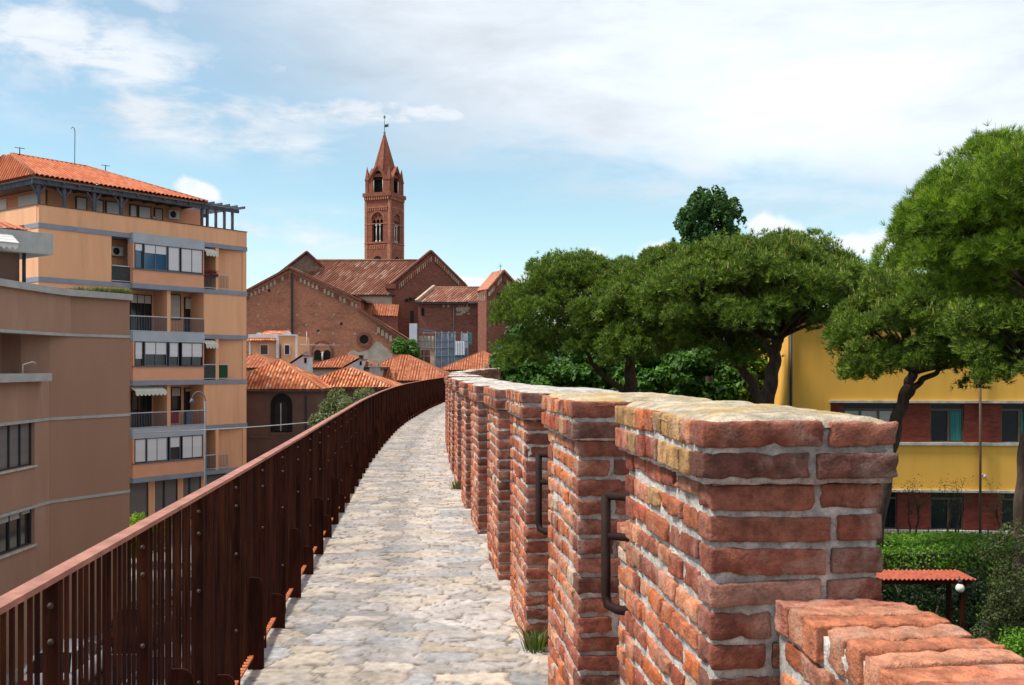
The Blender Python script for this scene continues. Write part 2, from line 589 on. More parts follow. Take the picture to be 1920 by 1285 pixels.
M['awning'] = mat('striped awning cloth', (0.62, 0.60, 0.52), 0.9, 0.1, 4.0)
M['white_metal'] = mat('white enamel', (0.62, 0.62, 0.6), 0.5, 0.05, 3.0)
M['wood_dark'] = mat('grey stained timber', (0.075, 0.085, 0.105), 0.75, 0.3, 5.0, stretch=(1, 1, 0.3))
M['wood_soffit'] = mat('timber soffit', (0.20, 0.165, 0.15), 0.8, 0.25, 4.0)
M['brown'] = mat('brown plaster', (0.345, 0.20, 0.135), 0.92, 0.05, 1.0, 0.15, 40.0, stain=0.4, stain_col=(0.365, 0.225, 0.16), stain_scale=0.7, stretch=(1, 1, 0.22))
M['brown_left'] = mat('worn brown plaster', (0.365, 0.215, 0.15), 0.92, 0.07, 1.0, 0.15, 40.0, stain=0.65, stain_col=(0.45, 0.305, 0.235), stain_scale=0.75, stretch=(1, 1, 0.4))
M['concrete'] = mat('pale concrete', (0.40, 0.40, 0.39), 0.9, 0.12, 2.0, 0.2, 30.0, stain=0.3, stain_col=(0.25, 0.25, 0.24), stain_scale=1.5)
M['church'] = mat('church brick', (0.41, 0.165, 0.098), 0.95, 0.28, 2.2, 0.5, 6.0, stain=0.55, stain_col=(0.175, 0.063, 0.043), stain_scale=0.28, stretch=(1, 1, 2.2), bdist=0.06)
M['church_dark'] = mat('dark church brick', (0.225, 0.085, 0.058), 0.95, 0.28, 2.2, 0.5, 6.0, stain=0.5, stain_col=(0.135, 0.052, 0.038), stain_scale=0.3, stretch=(1, 1, 2.2), bdist=0.06)
M['tower'] = mat('tower brick', (0.255, 0.088, 0.053), 0.95, 0.25, 2.0, 0.5, 5.0, stain=0.4, stain_col=(0.19, 0.062, 0.04), stain_scale=0.5, bdist=0.05)
M['church_stone'] = mat('pale stone trim', (0.42, 0.315, 0.235), 0.9, 0.25, 2.0)
M['parapet'] = mat('weathered parapet', (0.22, 0.15, 0.12), 0.95, 0.25, 2.0)
M['plaster_old'] = mat('old pale plaster', (0.46, 0.38, 0.30), 0.95, 0.2, 1.0, 0.3, 10.0, stain=0.4, stain_col=(0.30, 0.17, 0.12), stain_scale=0.9)
M['column'] = mat('white marble', (0.72, 0.68, 0.60), 0.7, 0.05, 2.0)
M['void'] = mat('dark interior', (0.012, 0.010, 0.009), 0.95, 0.1, 1.0)
M['copper'] = mat('green copper', (0.10, 0.28, 0.28), 0.6, 0.2, 4.0)
M['iron'] = mat('dark iron', (0.03, 0.03, 0.035), 0.55, 0.2, 4.0)
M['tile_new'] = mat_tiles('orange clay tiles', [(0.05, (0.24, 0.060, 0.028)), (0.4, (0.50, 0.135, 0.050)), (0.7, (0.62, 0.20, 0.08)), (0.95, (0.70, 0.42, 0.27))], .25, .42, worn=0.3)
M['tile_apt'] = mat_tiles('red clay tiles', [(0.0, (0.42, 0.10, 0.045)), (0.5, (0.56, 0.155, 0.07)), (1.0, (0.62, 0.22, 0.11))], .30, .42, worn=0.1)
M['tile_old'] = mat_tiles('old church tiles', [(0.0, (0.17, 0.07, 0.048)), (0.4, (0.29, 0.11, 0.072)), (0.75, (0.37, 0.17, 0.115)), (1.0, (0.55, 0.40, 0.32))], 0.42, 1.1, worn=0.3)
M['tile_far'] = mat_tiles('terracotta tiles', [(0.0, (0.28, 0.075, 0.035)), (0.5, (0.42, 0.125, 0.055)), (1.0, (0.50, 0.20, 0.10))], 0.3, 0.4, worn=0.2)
M['house_dark'] = mat('dark brown plaster', (0.150, 0.085, 0.065), 0.9, 0.15, 1.0, stain=0.3, stain_col=(0.09, 0.055, 0.045))
M['house_pale'] = mat('cream plaster', (0.60, 0.52, 0.43), 0.9, 0.12, 1.0, stain=0.25, stain_col=(0.4, 0.3, 0.22))
M['peach'] = mat('peach plaster', (0.66, 0.36, 0.19), 0.9, 0.08, 1.0)
M['white_plaster'] = mat('white plaster', (0.66, 0.64, 0.66), 0.9, 0.1, 1.0, stain=0.2, stain_col=(0.45, 0.42, 0.42))
M['yellow'] = mat('yellow plaster', (0.86, 0.46, 0.082), 0.9, 0.05, 1.2, 0.1, 30.0, stain=0.4, stain_col=(0.66, 0.34, 0.065), stain_scale=1.3, stretch=(1, 1, 0.15))
M['yb_brick'] = mat('dark red facing brick', (0.17, 0.035, 0.022), 0.9, 0.3, 3.0, 0.5, 8.0, stretch=(1, 1, 4.0), stain=0.3, stain_col=(0.24, 0.06, 0.04), stain_scale=2.0)
M['sill'] = mat('pale stone sill', (0.50, 0.47, 0.42), 0.9, 0.25, 3.0, stain=0.4, stain_col=(0.2, 0.19, 0.17), stain_scale=2.0)
M['curtain'] = mat('teal curtain', (0.045, 0.20, 0.19), 0.9, 0.3, 6.0, stretch=(6, 6, 0.05))
M['frame_brown'] = mat('bronze window frame', (0.11, 0.075, 0.05), 0.5, 0.1, 3.0)
M['bark'] = mat('pine bark', (0.070, 0.045, 0.033), 0.95, 0.45, 6.0, 0.9, 14.0, stretch=(1, 1, 0.4), bdist=0.05)
M['needle'] = mat_leaf('pine needles', 0.5, 0.18, (1.5, 1.42, 1.2))
M['leaf'] = mat_leaf('leaves', 0.5, 0.32)
M['mesh_sheet'] = mat('grey scaffold sheeting', (0.22, 0.24, 0.29), 0.9, 0.25, 0.8, stain=0.3, stain_col=(0.32, 0.34, 0.40), stain_scale=0.6)
M['sheet_white'] = mat('white sheeting', (0.60, 0.61, 0.66), 0.85, 0.1, 0.8)
M['corrugated'] = mat('red corrugated sheet', (0.34, 0.082, 0.045), 0.9, 0.3, 5.0, stain=0.4, stain_col=(0.22, 0.075, 0.05), stain_scale=3.0)
M['globe'] = mat('opal glass globe', (0.74, 0.72, 0.64), 0.25, 0.05, 5.0, spec=0.5)
M['car_white'] = mat('white car paint', (0.70, 0.71, 0.73), 0.25, 0.03, 1.0, coat=0.6)
M['car_silver'] = mat('silver car paint', (0.42, 0.44, 0.47), 0.3, 0.03, 1.0, metal=0.4, coat=0.6)
M['car_dark'] = mat('dark car paint', (0.035, 0.03, 0.035), 0.25, 0.03, 1.0, coat=0.6)
M['car_red'] = mat('dark red car paint', (0.20, 0.02, 0.02), 0.25, 0.03, 1.0, coat=0.6)
M['rubber'] = mat('tyre rubber', (0.02, 0.02, 0.02), 0.9, 0.1, 5.0)
M['lamp_lens'] = mat('lamp lens', (0.55, 0.56, 0.58), 0.1, 0.05, 5.0, spec=0.6)
M['tail'] = mat('red lamp lens', (0.35, 0.02, 0.02), 0.2, 0.05, 5.0, spec=0.5)
M['green_plastic'] = mat('dark green screen', (0.012, 0.06, 0.025), 0.8, 0.2, 4.0)
M['dark_screen'] = mat('dark grey screen', (0.045, 0.05, 0.052), 0.8, 0.2, 4.0)
M['red_cloth'] = mat('red cloth', (0.33, 0.02, 0.035), 0.9, 0.2, 4.0)
M['blue_cloth'] = mat('blue cloth', (0.18, 0.24, 0.33), 0.9, 0.2, 4.0)
M['cable'] = mat('pale cable', (0.50, 0.50, 0.52), 0.7, 0.1, 4.0)


# ------------------------------------------------------------------ the line of the town wall
_in = np.array([(-6, 1.2), (-3, .95), (0, .69), (2.38, .45), (3.91, .25), (5.67, .08), (7.47, -.10), (9.48, -.32), (10.98, -.5), (14, -.82), (17, -1.09), (21, -1.41),
                (26, -1.70), (32, -1.80), (38, -1.70), (44, -1.5), (52, -1.25), (60, -1.05), (80, -.6)])
_fe = np.array([(-6, -.42), (-3, -.72), (0, -.955), (2.15, -1.13), (4.98, -1.365), (7.2, -1.56), (10, -1.82), (15.3, -2.30), (20, -2.64), (24, -2.87), (28.4, -3.04), (36, -3.10), (44.6, -2.98),
                (60, -2.6), (80, -2.0)])


def smooth_curve(tab):
    ys = np.linspace(-6, 80, 1721)
    xs = np.interp(ys, tab[:, 0], tab[:, 1])
    k = np.hanning(61); k /= k.sum()
    pad = 30
    xe = np.concatenate([xs[0] - (xs[1] - xs[0]) * np.arange(pad, 0, -1), xs, xs[-1] + (xs[-1] - xs[-2]) * np.arange(1, pad + 1)])
    return ys, np.convolve(xe, k, 'valid')


_iy, _ix = smooth_curve(_in)
_fy, _fx = smooth_curve(_fe)
Xin = lambda y: np.interp(y, _iy, _ix)
Xfe = lambda y: np.interp(y, _fy, _fx)


def wall_angle(y):
    return math.atan2(-(Xin(y + .4) - Xin(y - .4)), 0.8)


# ------------------------------------------------------------------ ground and streets
m = MB()
m.add([(-1500, -1500, -9), (1500, -1500, -9), (1500, 1500, -9), (-1500, 1500, -9)], [(0, 1, 2, 3)])
tag(m.build('street', M['asphalt']), kind='structure')
m = MB()
m.box(-8.0, -4.2, -30, 80, -9.2, -8.87)
tag(m.build('pavement', M['pavement']), kind='structure')
m = MB()
m.prism([(-17.0, 20), (-16.2, 36.9), (-14.4, 40.6), (-12.9, 52.5), (-15.2, 67.5), (-19, 69), (-40, 60), (-40, 20)], -9.2, -8.88)
tag(m.build('pavement', M['pavement']), kind='structure')
m = MB()
for k in range(11):
    y0 = 12 + k * 4.2
    m.add([(-13.0, y0, -8.995), (-12.88, y0, -8.995), (-12.88, y0 + 2.2, -8.995), (-13.0, y0 + 2.2, -8.995)], [(0, 1, 2, 3)])
for k in range(7):
    y0 = 26 + k * 5.2
    m.add([(-16.0, y0, -8.995), (-13.2, y0, -8.995), (-13.2, y0 + .12, -8.995), (-16.0, y0 + .12, -8.995)], [(0, 1, 2, 3)])
tag(m.build('road_marking', M['paint_white']), kind='structure')
m = MB()
n = 40
ys = np.linspace(-12, 78, n)
xo = np.array([Xin(max(min(y, 80), -6)) + 0.6 for y in ys])
poly = [(float(x), float(y)) for x, y in zip(xo, ys)]
m.prism(poly + [(2, 140), (120, 140), (120, -12)], -9.1, -6.5)
tag(m.build('garden_ground', M['earth']), kind='structure')

# walkway paving: irregular flagstones as one displaced sheet
Yr = [-1.5]
while Yr[-1] < 78:
    Yr.append(Yr[-1] + max(0.014, 0.0045 * max(Yr[-1], 0) + 0.006))
Yr = np.array(Yr)
NX = 120
tt = np.linspace(0, 1, NX)
xl = Xfe(Yr) - 0.06
xr = Xin(Yr) + 0.25
GX = xl[:, None] + (xr - xl)[:, None] * tt[None, :]
GY = np.repeat(Yr[:, None], NX, 1)
gx = GX.ravel(); gy = GY.ravel()
P3 = np.stack([gx, gy, gx * 0], 1)
wx = gx + 0.09 * vnoise(P3, 5.0, 3) + 0.03 * vnoise(P3, 17.0, 4)
wy = gy + 0.09 * vnoise(P3, 5.0, 5) + 0.03 * vnoise(P3, 17.0, 6)
CS = 0.21
cu = wx / (CS * 1.25); cv = wy / (CS * 0.8)
iu = np.floor(cu).astype(int); iv = np.floor(cv).astype(int)


def hsh(a, b, s):
    n_ = (a * 374761393 + b * 668265263 + s * 974711) & 0x7fffffff
    n_ = ((n_ ^ (n_ >> 13)) * 1274126177) & 0x7fffffff
    return ((n_ ^ (n_ >> 16)) & 0xffff) / 65535.0


d1 = np.full(len(gx), 9.0); d2 = np.full(len(gx), 9.0); cid = np.zeros(len(gx)); cid2 = np.zeros(len(gx)); cid3 = np.zeros(len(gx))
tx = np.zeros(len(gx)); ty = np.zeros(len(gx))
for a in (-1, 0, 1):
    for b in (-1, 0, 1):
        ca = iu + a; cb = iv + b
        ox = ca + 0.1 + 0.8 * hsh(ca, cb, 1); oy = cb + 0.1 + 0.8 * hsh(ca, cb, 2)
        d = np.hypot(ox - cu, oy - cv)
        nearer = d < d1
        d2 = np.where(nearer, d1, np.minimum(d2, d))
        d1 = np.where(nearer, d, d1)
        cid = np.where(nearer, hsh(ca, cb, 3), cid)
        cid2 = np.where(nearer, hsh(ca, cb, 4), cid2)
        cid3 = np.where(nearer, hsh(ca, cb, 5), cid3)
        tx = np.where(nearer, cu - ox, tx); ty = np.where(nearer, cv - oy, ty)
e = np.clip((d2 - d1) / 0.10, 0, 1)
e = e * e * (3 - 2 * e)
gz = (e - 1) * 0.007 + (cid - 0.5) * 0.006 * e + e * (tx * (cid2 - .5) + ty * (cid3 - .5)) * 0.011 + 0.0022 * vnoise(P3, 38.0, 7) + 0.008 * vnoise(P3, 1.6, 8) + 0.002 * vnoise(P3, 14.0, 9)
gz -= 0.012
pal = np.array([(.53, .46, .405), (.46, .425, .405), (.57, .50, .43), (.41, .40, .40), (.55, .465, .38), (.50, .455, .43)])
ci = np.clip((cid3 * 6).astype(int), 0, 5)
colr = pal[ci] * (0.60 + 0.32 * cid2)[:, None] * (1 + .10 * vnoise(P3, 26.0, 14) + .08 * vnoise(P3, 60.0, 15))[:, None]
jn = np.array((.15, .12, .095)) * (1 + 0.25 * vnoise(P3, 9.0, 12))[:, None]
ej = np.clip(e * 1.15 + 0.15 * vnoise(P3, 24.0, 13), 0, 1)[:, None]
colr = colr * ej + jn * (1 - ej)
idx = np.arange(len(Yr) * NX).reshape(len(Yr), NX)
quads = np.stack([idx[:-1, :-1], idx[:-1, 1:], idx[1:, 1:], idx[1:, :-1]], -1).reshape(-1, 4)
m = MB()
m.add(np.stack([gx, gy, gz], 1), quads, 0, colr, None, True)
tag(m.build('walkway', M['paving']), kind='structure')

# ------------------------------------------------------------------ the town wall with its brick merlons
BRK = np.array([(.44, .125, .055), (.48, .150, .070), (.36, .090, .046), (.52, .205, .105), (.28, .078, .048), (.54, .25, .14), (.47, .125, .042), (.32, .10, .06), (.48, .20, .125)])
BRK_SHADED = np.array([(.24, .080, .054), (.28, .092, .060), (.20, .070, .05), (.30, .110, .072), (.17, .068, .05), (.28, .13, .095)])


def brick_template(nx, ny, nz):
    """surface grid of the unit cube with nx*ny*nz cells"""
    key = {}
    V = []
    Fq = []

    def vid(i, j, k):
        q = (i, j, k)
        if q not in key:
            key[q] = len(V)
            V.append((i / nx - .5, j / ny - .5, k / nz - .5))
        return key[q]
    for i in range(nx):
        for j in range(ny):
            Fq.append((vid(i, j, 0), vid(i, j + 1, 0), vid(i + 1, j + 1, 0), vid(i + 1, j, 0)))
            Fq.append((vid(i, j, nz), vid(i + 1, j, nz), vid(i + 1, j + 1, nz), vid(i, j + 1, nz)))
    for i in range(nx):
        for k in range(nz):
            Fq.append((vid(i, 0, k), vid(i + 1, 0, k), vid(i + 1, 0, k + 1), vid(i, 0, k + 1)))
            Fq.append((vid(i, ny, k), vid(i, ny, k + 1), vid(i + 1, ny, k + 1), vid(i + 1, ny, k)))
    for j in range(ny):
        for k in range(nz):
            Fq.append((vid(0, j, k), vid(0, j, k + 1), vid(0, j + 1, k + 1), vid(0, j + 1, k)))
            Fq.append((vid(nx, j, k), vid(nx, j + 1, k), vid(nx, j + 1, k + 1), vid(nx, j, k + 1)))
    return np.array(V), np.array(Fq)


_tpl = {}


def brick(mb, x0, x1, y0, y1, z0, z1, col, fine, wear=1.0):
    """one hand-made brick; fine 0 plain .. 2 closest to the camera"""
    lx, ly, lz = x1 - x0, y1 - y0, z1 - z0
    if lx < 0.012 or ly < 0.012:
        return
    cell = (0.5, 0.05, 0.022)[fine]
    nx = max(1 if fine == 0 else 4, int(lx / cell) + 2 * (fine > 0)); ny = max(1 if fine == 0 else 4, int(ly / cell) + 2 * (fine > 0)); nz = (1, 4, 5)[fine]
    k = (nx, ny, nz)
    if k not in _tpl:
        _tpl[k] = brick_template(*k)
    V, Fq = _tpl[k]
    if fine:
        V = V.copy()
        for a_, (n_, l_) in enumerate(((nx, lx), (ny, ly), (nz, lz))):
            t_ = np.rint((V[:, a_] + .5) * n_)
            e_ = min(.0055 / l_, .2)
            V[:, a_] = np.where(t_ == 0, 0, np.where(t_ == n_, 1, e_ + (t_ - 1) / max(n_ - 2, 1) * (1 - 2 * e_))) - .5
    P = V * np.array((lx, ly, lz))
    V0 = V
    if fine:
        # rounded arrises
        r = min(0.0045, lx * .3, ly * .3) * (0.6 + 0.8 * random.random()) * wear
        hx, hy, hz = lx / 2, ly / 2, lz / 2
        q = np.abs(P)
        c = np.maximum(q - (np.array((hx, hy, hz)) - r), 0)
        n_ = np.linalg.norm(c, axis=1)
        over = np.maximum(n_ - r, 0)
        dirn = np.where(n_[:, None] > 1e-6, c / np.maximum(n_, 1e-6)[:, None], 0)
        P = P - np.sign(P) * dirn * over[:, None]
    c0 = np.array(((x0 + x1) / 2, (y0 + y1) / 2, (z0 + z1) / 2))
    if fine:
        ang = random.gauss(0, 0.011)
        ca, sa = math.cos(ang), math.sin(ang)
        hlen = max(lx, ly)
        P[:, 2] += (P[:, 0] if lx > ly else P[:, 1]) * random.gauss(0, 0.012)
        P = np.stack([P[:, 0] * ca - P[:, 1] * sa, P[:, 0] * sa + P[:, 1] * ca, P[:, 2]], 1)
    W = P + c0
    if fine:
        s_ = int(random.random() * 900)
        amp = 0.0020 if fine == 2 else 0.0032
        W = W + amp * np.stack([vnoise(W, 28.0, 1), vnoise(W, 28.0, 2), 0.8 * vnoise(W, 28.0, 3)], 1)
        if fine == 2:
            chip = np.maximum(vnoise(W, 19.0, 7) - .30, 0) * .017 + np.maximum(vnoise(W, 44.0, 8) - .35, 0) * .012
            h_ = np.sort(np.abs(V0) * 2, axis=1)[:, 1]
            chip = chip * np.clip((h_ - .55) / .4, 0, 1) * 1.6
            q_ = P / np.maximum(np.linalg.norm(P / np.array((lx, ly, lz)), axis=1), .2)[:, None] / np.array((lx, ly, lz))
            W = W - q_ * chip[:, None]
            W = W + 0.0030 * np.stack([vnoise(W, 85.0, 4), vnoise(W, 85.0, 5), vnoise(W, 85.0, 6)], 1)
    mb.add(W, Fq, 0, col, None, fine > 0)


def split_len(L, sizes, joint):
    """brick lengths filling L"""
    out_ = []
    left = L
    while left > 0.03:
        s_ = random.choice(sizes) * random.uniform(0.92, 1.08)
        if left - s_ < 0.07:
            s_ = left
        out_.append(s_)
        left -= s_ + joint
    return out_


def rough_block(mb, x0, x1, y0, y1, z0, z1, fine, mat_i=1, amp=0.004, cell=None):
    """the mortar heart of a pier, slightly lumpy"""
    if cell is None:
        cell = (9, 0.06, 0.02)[fine]
    lx, ly, lz = x1 - x0, y1 - y0, z1 - z0
    k = tuple(min(90, max(1, int(v / cell))) for v in (lx, ly, lz))
    V, Fq = brick_template(*k)
    W = V * np.array((lx, ly, lz)) + np.array(((x0 + x1) / 2, (y0 + y1) / 2, (z0 + z1) / 2))
    if fine:
        n_ = np.stack([vnoise(W, 30.0, 21), vnoise(W, 30.0, 22), vnoise(W, 30.0, 23)], 1) + 0.6 * np.stack([vnoise(W, 75.0, 24), vnoise(W, 75.0, 25), vnoise(W, 75.0, 26)], 1)
        W = W + amp * n_ * .8
    mb.add(W, Fq, mat_i, None, None, fine > 0)


def courses(mb, L, T, z0, z1, pitch, fine, x_in=0.0, pal=BRK, faces='ifob', over=0.0, yellow=0.0, headers=False, gap=0.0160, bow=0.0):
    """facing bricks of a pier: i = inner face (towards the path), f = front (towards us), b = back, o = outer"""
    k = 0
    z = z1
    while z - pitch > z0 - 0.03:
        zb, zt = z - pitch + gap, z
        dpt = 0.11
        ax0, ax1, ay0, ay1 = x_in - over, T + over, -over, L + over
        odd = k % 2
        jit = lambda: random.uniform(-0.005, 0.005)

        def c_():
            c = pal[random.randrange(len(pal))] * random.uniform(0.72, 1.22)
            if random.random() < .05: c = np.array((.52, .38, .29)) * random.uniform(.8, 1.1)
            if random.random() < yellow:
                c = (np.array((.44, .275, .11)) * .75 + c * .25) * random.uniform(0.75, 1.1)
            return np.clip(c, 0.02, 0.8)
        # front face runs the full thickness
        dark = lambda: np.clip(BRK_SHADED[random.randrange(len(BRK_SHADED))] * random.uniform(0.85, 1.2), 0.02, 0.8)  # front bricks take the darker palette: the face's shade is in their colour
        for face in 'fb':
            if face not in faces:
                continue
            x = ax0
            if face == 'f':
                ls = split_len(ax1 - ax0, (0.27, 0.29, 0.13) if not odd else (0.14, 0.28, 0.28), gap)
                if not odd:
                    ls = sorted(ls, reverse=True)
            else:
                ls = split_len(ax1 - ax0, (0.27, 0.14), gap)
            for q in ls:
                y_ = ay0 + jit() if face == 'f' else ay1 - dpt + jit()
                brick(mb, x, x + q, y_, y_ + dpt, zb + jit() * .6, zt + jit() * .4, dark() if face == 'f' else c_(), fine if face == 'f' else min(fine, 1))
                x += q + gap
        sizes = (0.10, 0.12, 0.085) if headers else ((0.13, 0.14, 0.24, 0.12) if odd else (0.22, 0.13, 0.12, 0.16))
        for face in 'io':
            if face not in faces:
                continue
            y = ay0 + (dpt + gap * .6 if 'f' in faces else 0)
            Lr = (ay1 - (dpt + gap * .6 if 'b' in faces else 0)) - y
            for q in split_len(Lr, sizes, gap * .75):
                x_ = ax0 + jit() if face == 'i' else ax1 - dpt + jit()
                dz_ = random.uniform(.003, .017) if not headers else 0
                brick(mb, x_, x_ + dpt, y, y + q, zb + dz_ + jit() * .6, zt + jit() * .4, c_(), fine if face == 'i' else min(fine, 1))
                y += q + gap * .75
        z -= pitch
        k += 1


PITCH = 0.077
wall = empty('town_wall', (0, 0, -9))
tag(wall, 'old red brick town wall with a row of merlons along the right of the stone walkway', 'wall')


def to_wall_parent(o):
    o.parent = wall
    o.location.z += 9
    return o


# the solid wall under the walkway
m = MB()
n = 60
ysb = np.linspace(-5.5, 79, n)
left = [(float(Xfe(y)) - 0.12, float(y)) for y in ysb]
right = [(float(Xin(y)) + 0.56, float(y)) for y in ysb]
V = [(x, y, z) for z in (-9.0, -0.06) for x, y in left] + [(x, y, z) for z in (-9.0, -0.06) for x, y in right]
Fq = []
for i in range(n - 1):
    Fq += [(i, i + 1, n + i + 1, n + i), (2 * n + i + 1, 2 * n + i, 3 * n + i, 3 * n + i + 1), (n + i, n + i + 1, 3 * n + i + 1, 3 * n + i)]
Fq += [(0, n, 3 * n, 2 * n), (n - 1, 3 * n - 1, 4 * n - 1, 2 * n - 1)]
m.add(V, Fq)
to_wall_parent(m.build('masonry', M['wall_stone'], None, (0, 0, 0)))

#          y_near  length  thick  top    front  lichen
MER = [(0.00, 0.95, 0.48, 1.455, 1, .5), (2.38, 0.97, 0.428, 1.466, 2, .55), (3.91, 0.83, 0.55, 1.455, 2, .35), (5.67, 0.92, 0.55, 1.440, 2, .05),
       (7.47, 1.02, 0.55, 1.415, 1, .05), (9.48, 0.95, 0.55, 1.40, 1, 0), (11.15, 0.95, 0.55, 1.40, 1, 0)]
y = 12.95
while y < 76:
    MER.append((y, 1.0, 0.55, 1.41 + random.uniform(-.02, .02), 0 if y > 19 else 1, 0))
    y += 1.78
labels_m = {1: 'nearest merlon, its pale top spotted with yellow lichen', 2: 'second merlon with yellow lichen on its cap, behind the nearest one', 3: 'third merlon with a white mortar top'}
for i, (y0, L, T, H, fine, lich) in enumerate(MER):
    th = wall_angle(y0 + L / 2)
    loc = (float(Xin(y0)), y0, 0)
    if i == 1:
        th = math.atan(0.0983)
        loc = (.475, y0, 0)
    m = MB()
    cap = 2 * PITCH
    ins = 0.011
    rough_block(m, ins, T - ins, ins, L - ins, -0.08, H - cap, fine, 1)
    courses(m, L, T, -0.06, H - cap, PITCH, fine, yellow=0.01, pal=BRK)
    o = m.build('merlon', [M['brick'], M['mortar']], None, loc, th)
    to_wall_parent(o)
    if i in labels_m:
        o['label'] = labels_m[i]
    # oversailing cap of two courses with a mortar top
    c_ = MB()
    ov = 0.028
    rough_block(c_, ins - ov, T - ins + ov, ins - ov, L - ins + ov, H - cap + 0.004, H - 0.012, fine, 1)
    courses(c_, L, T, H - cap - 0.001, H, PITCH, fine, over=ov, yellow=lich, headers=True, gap=0.016)
    # domed mortar bed on top
    nx_, ny_ = (60, 110) if fine == 2 else ((10, 16) if fine else (3, 4))
    uu, vv = np.meshgrid(np.linspace(0, 1, nx_ + 1), np.linspace(0, 1, ny_ + 1), indexing='ij')
    X_ = (-ov + 0.002) + (T + 2 * ov - 0.004) * uu.ravel(); Y_ = (-ov + 0.002) + (L + 2 * ov - 0.004) * vv.ravel()
    edge_d = np.minimum(np.minimum(uu.ravel(), 1 - uu.ravel()) * T, np.minimum(vv.ravel(), 1 - vv.ravel()) * L)
    Q = np.stack([X_, Y_, X_ * 0], 1)
    edge_d = np.maximum(edge_d - 0.012 * (1 + vnoise(Q, 22., 77)) * .6, 0)
    Z_ = H - 0.016 + 0.024 * (1 - np.exp(-edge_d / 0.016)) + 0.012 * (1 - np.exp(-edge_d / 0.12)) + (0.0035 * vnoise(Q, 16., 31 + i) + 0.002 * vnoise(Q, 50., 32) if fine else 0)
    id_ = np.arange((nx_ + 1) * (ny_ + 1)).reshape(nx_ + 1, ny_ + 1)
    fq = np.stack([id_[:-1, :-1], id_[1:, :-1], id_[1:, 1:], id_[:-1, 1:]], -1).reshape(-1, 4)
    c_.add(np.stack([X_, Y_, Z_], 1), fq, 2, None, None, True)
    co = c_.build('coping', [M['brick'], M['mortar'], M['top_lichen'] if lich > .3 else M['top_white']], o)
    # low wall closing the gap to the next merlon
    if i + 1 < len(MER):
        y1 = MER[i + 1][0]
        gy0 = y0 + L
        gl = y1 - gy0
        th2 = wall_angle((gy0 + y1) / 2)
        SH = 1.04 if i == 0 else 0.98 if i < 4 else 0.9
        x_in = 0.19 if i == 0 else 0.155
        s_ = MB()
        lx0 = float(Xin(gy0))
        f2 = 2 if i == 0 else min(fine, 1)
        rough_block(s_, x_in + ins, T - ins, -0.02, gl + 0.02, -0.08, SH - 0.022, f2, 1)
        if i < 12:
            courses(s_, gl - 0.02, T, -0.06, SH - PITCH * 1.15, PITCH, f2, x_in=x_in, faces='io', pal=BRK)
            # bricks laid across as the sill
            yy_ = 0.004
            while yy_ < gl - 0.03:
                wd = random.uniform(0.070, 0.092)
                wd = min(wd, gl - yy_)
                sl = random.uniform(-.006, .006)
                brick(s_, x_in - 0.003 + random.uniform(-.006, .006), T + 0.006 + random.uniform(-.004, .012), yy_, yy_ + wd, SH - PITCH * 1.15 + 0.010, SH + sl,
                      np.clip(np.array(random.choice([(.48, .165, .085), (.50, .25, .155), (.42, .145, .095), (.46, .20, .12)])) * random.uniform(0.8, 1.15), 0, .8), f2, .8)
                yy_ += wd + 0.011
        so = s_.build('sill', [M['brick'], M['mortar']], None, (lx0, gy0, 0), th2)
        to_wall_parent(so)

# steel safety hoops closing the gaps between the merlons
def hoop(y_gap, label):
    th = wall_angle(y_gap)
    o = empty('guard_rail', (float(Xin(y_gap)) + (.02 if y_gap < 4 else 0), y_gap, 0.73), th)
    tag(o, label, 'guard rail', 'rusted guard rails in the gaps of the wall')
    a = MB()
    a.tube([(0.17, 0.012, 0.02), (0.035, 0.095, 0.02), (0.010, 0.135, 0.028), (0.006, 0.15, 0.06), (0.006, 0.15, 0.41)], 0.017, 8)
    a.build('upright', M['rail_dark'], o)
    for z_ in (0.41, 0.27):
        b_ = MB()
        b_.tube([(0.006, 0.15, z_), (0.17, 0.012, z_)], 0.014, 8)
        b_.build('crossbar', M['rail_dark'], o)


hoop(3.36, 'dark rust coloured guard rail in the gap behind the nearest brick merlon')
hoop(4.98, 'dark guard rail in the gap between the second and third brick merlons')

# weeds in the joints along the foot of the merlons
def blades(mb, c, n_, h, spread, cols, wdt=0.006):
    for _ in range(n_):
        a = random.uniform(0, 2 * math.pi); r = spread * random.random() ** .7
        p = Vector((c[0] + r * math.cos(a), c[1] + r * math.sin(a), c[2]))
        hh = h * random.uniform(.4, 1.1)
        bend = Vector((math.cos(a), math.sin(a), 0)) * hh * random.uniform(.2, .8)
        s2 = Vector((-math.sin(a), math.cos(a), 0)) * wdt
        mid = p + bend * .35 + Vector((0, 0, hh * .6)); tip = p + bend + Vector((0, 0, hh * .95))
        mb.add([p - s2, p + s2, mid + s2 * .8, mid - s2 * .8, tip], [(0, 1, 2, 3), (3, 2, 4)], 0, np.array(random.choice(cols)) * random.uniform(.7, 1.2))


WC = [(.10, .15, .03), (.16, .19, .05), (.07, .11, .025), (.22, .20, .08)]
for (wx_, wy_, hh, n_, sp, lb) in [(0.13, 5.62, .17, 60, .07, 'green weed tuft at the foot of the third brick merlon'), (-0.10, 9.2, .11, 60, .10, 'dry weed tuft at the foot of the fifth brick merlon'),
                                   (-0.27, 10.85, .09, 45, .08, 'low weed at the foot of the sixth merlon'), (-0.72, 13.0, .14, 50, .10, 'weed by the farther merlons on the walkway edge'),
                                   (-0.13, 8.0, .07, 16, .04, 'small sprig growing from a joint of the stone walkway near the merlons')]:
    m = MB()
    blades(m, (0, 0, 0), n_, hh, sp, WC)
    tag(m.build('weed', M['leaf'], None, (wx_, wy_, -0.01)), lb, 'weed', 'weeds along the walkway')

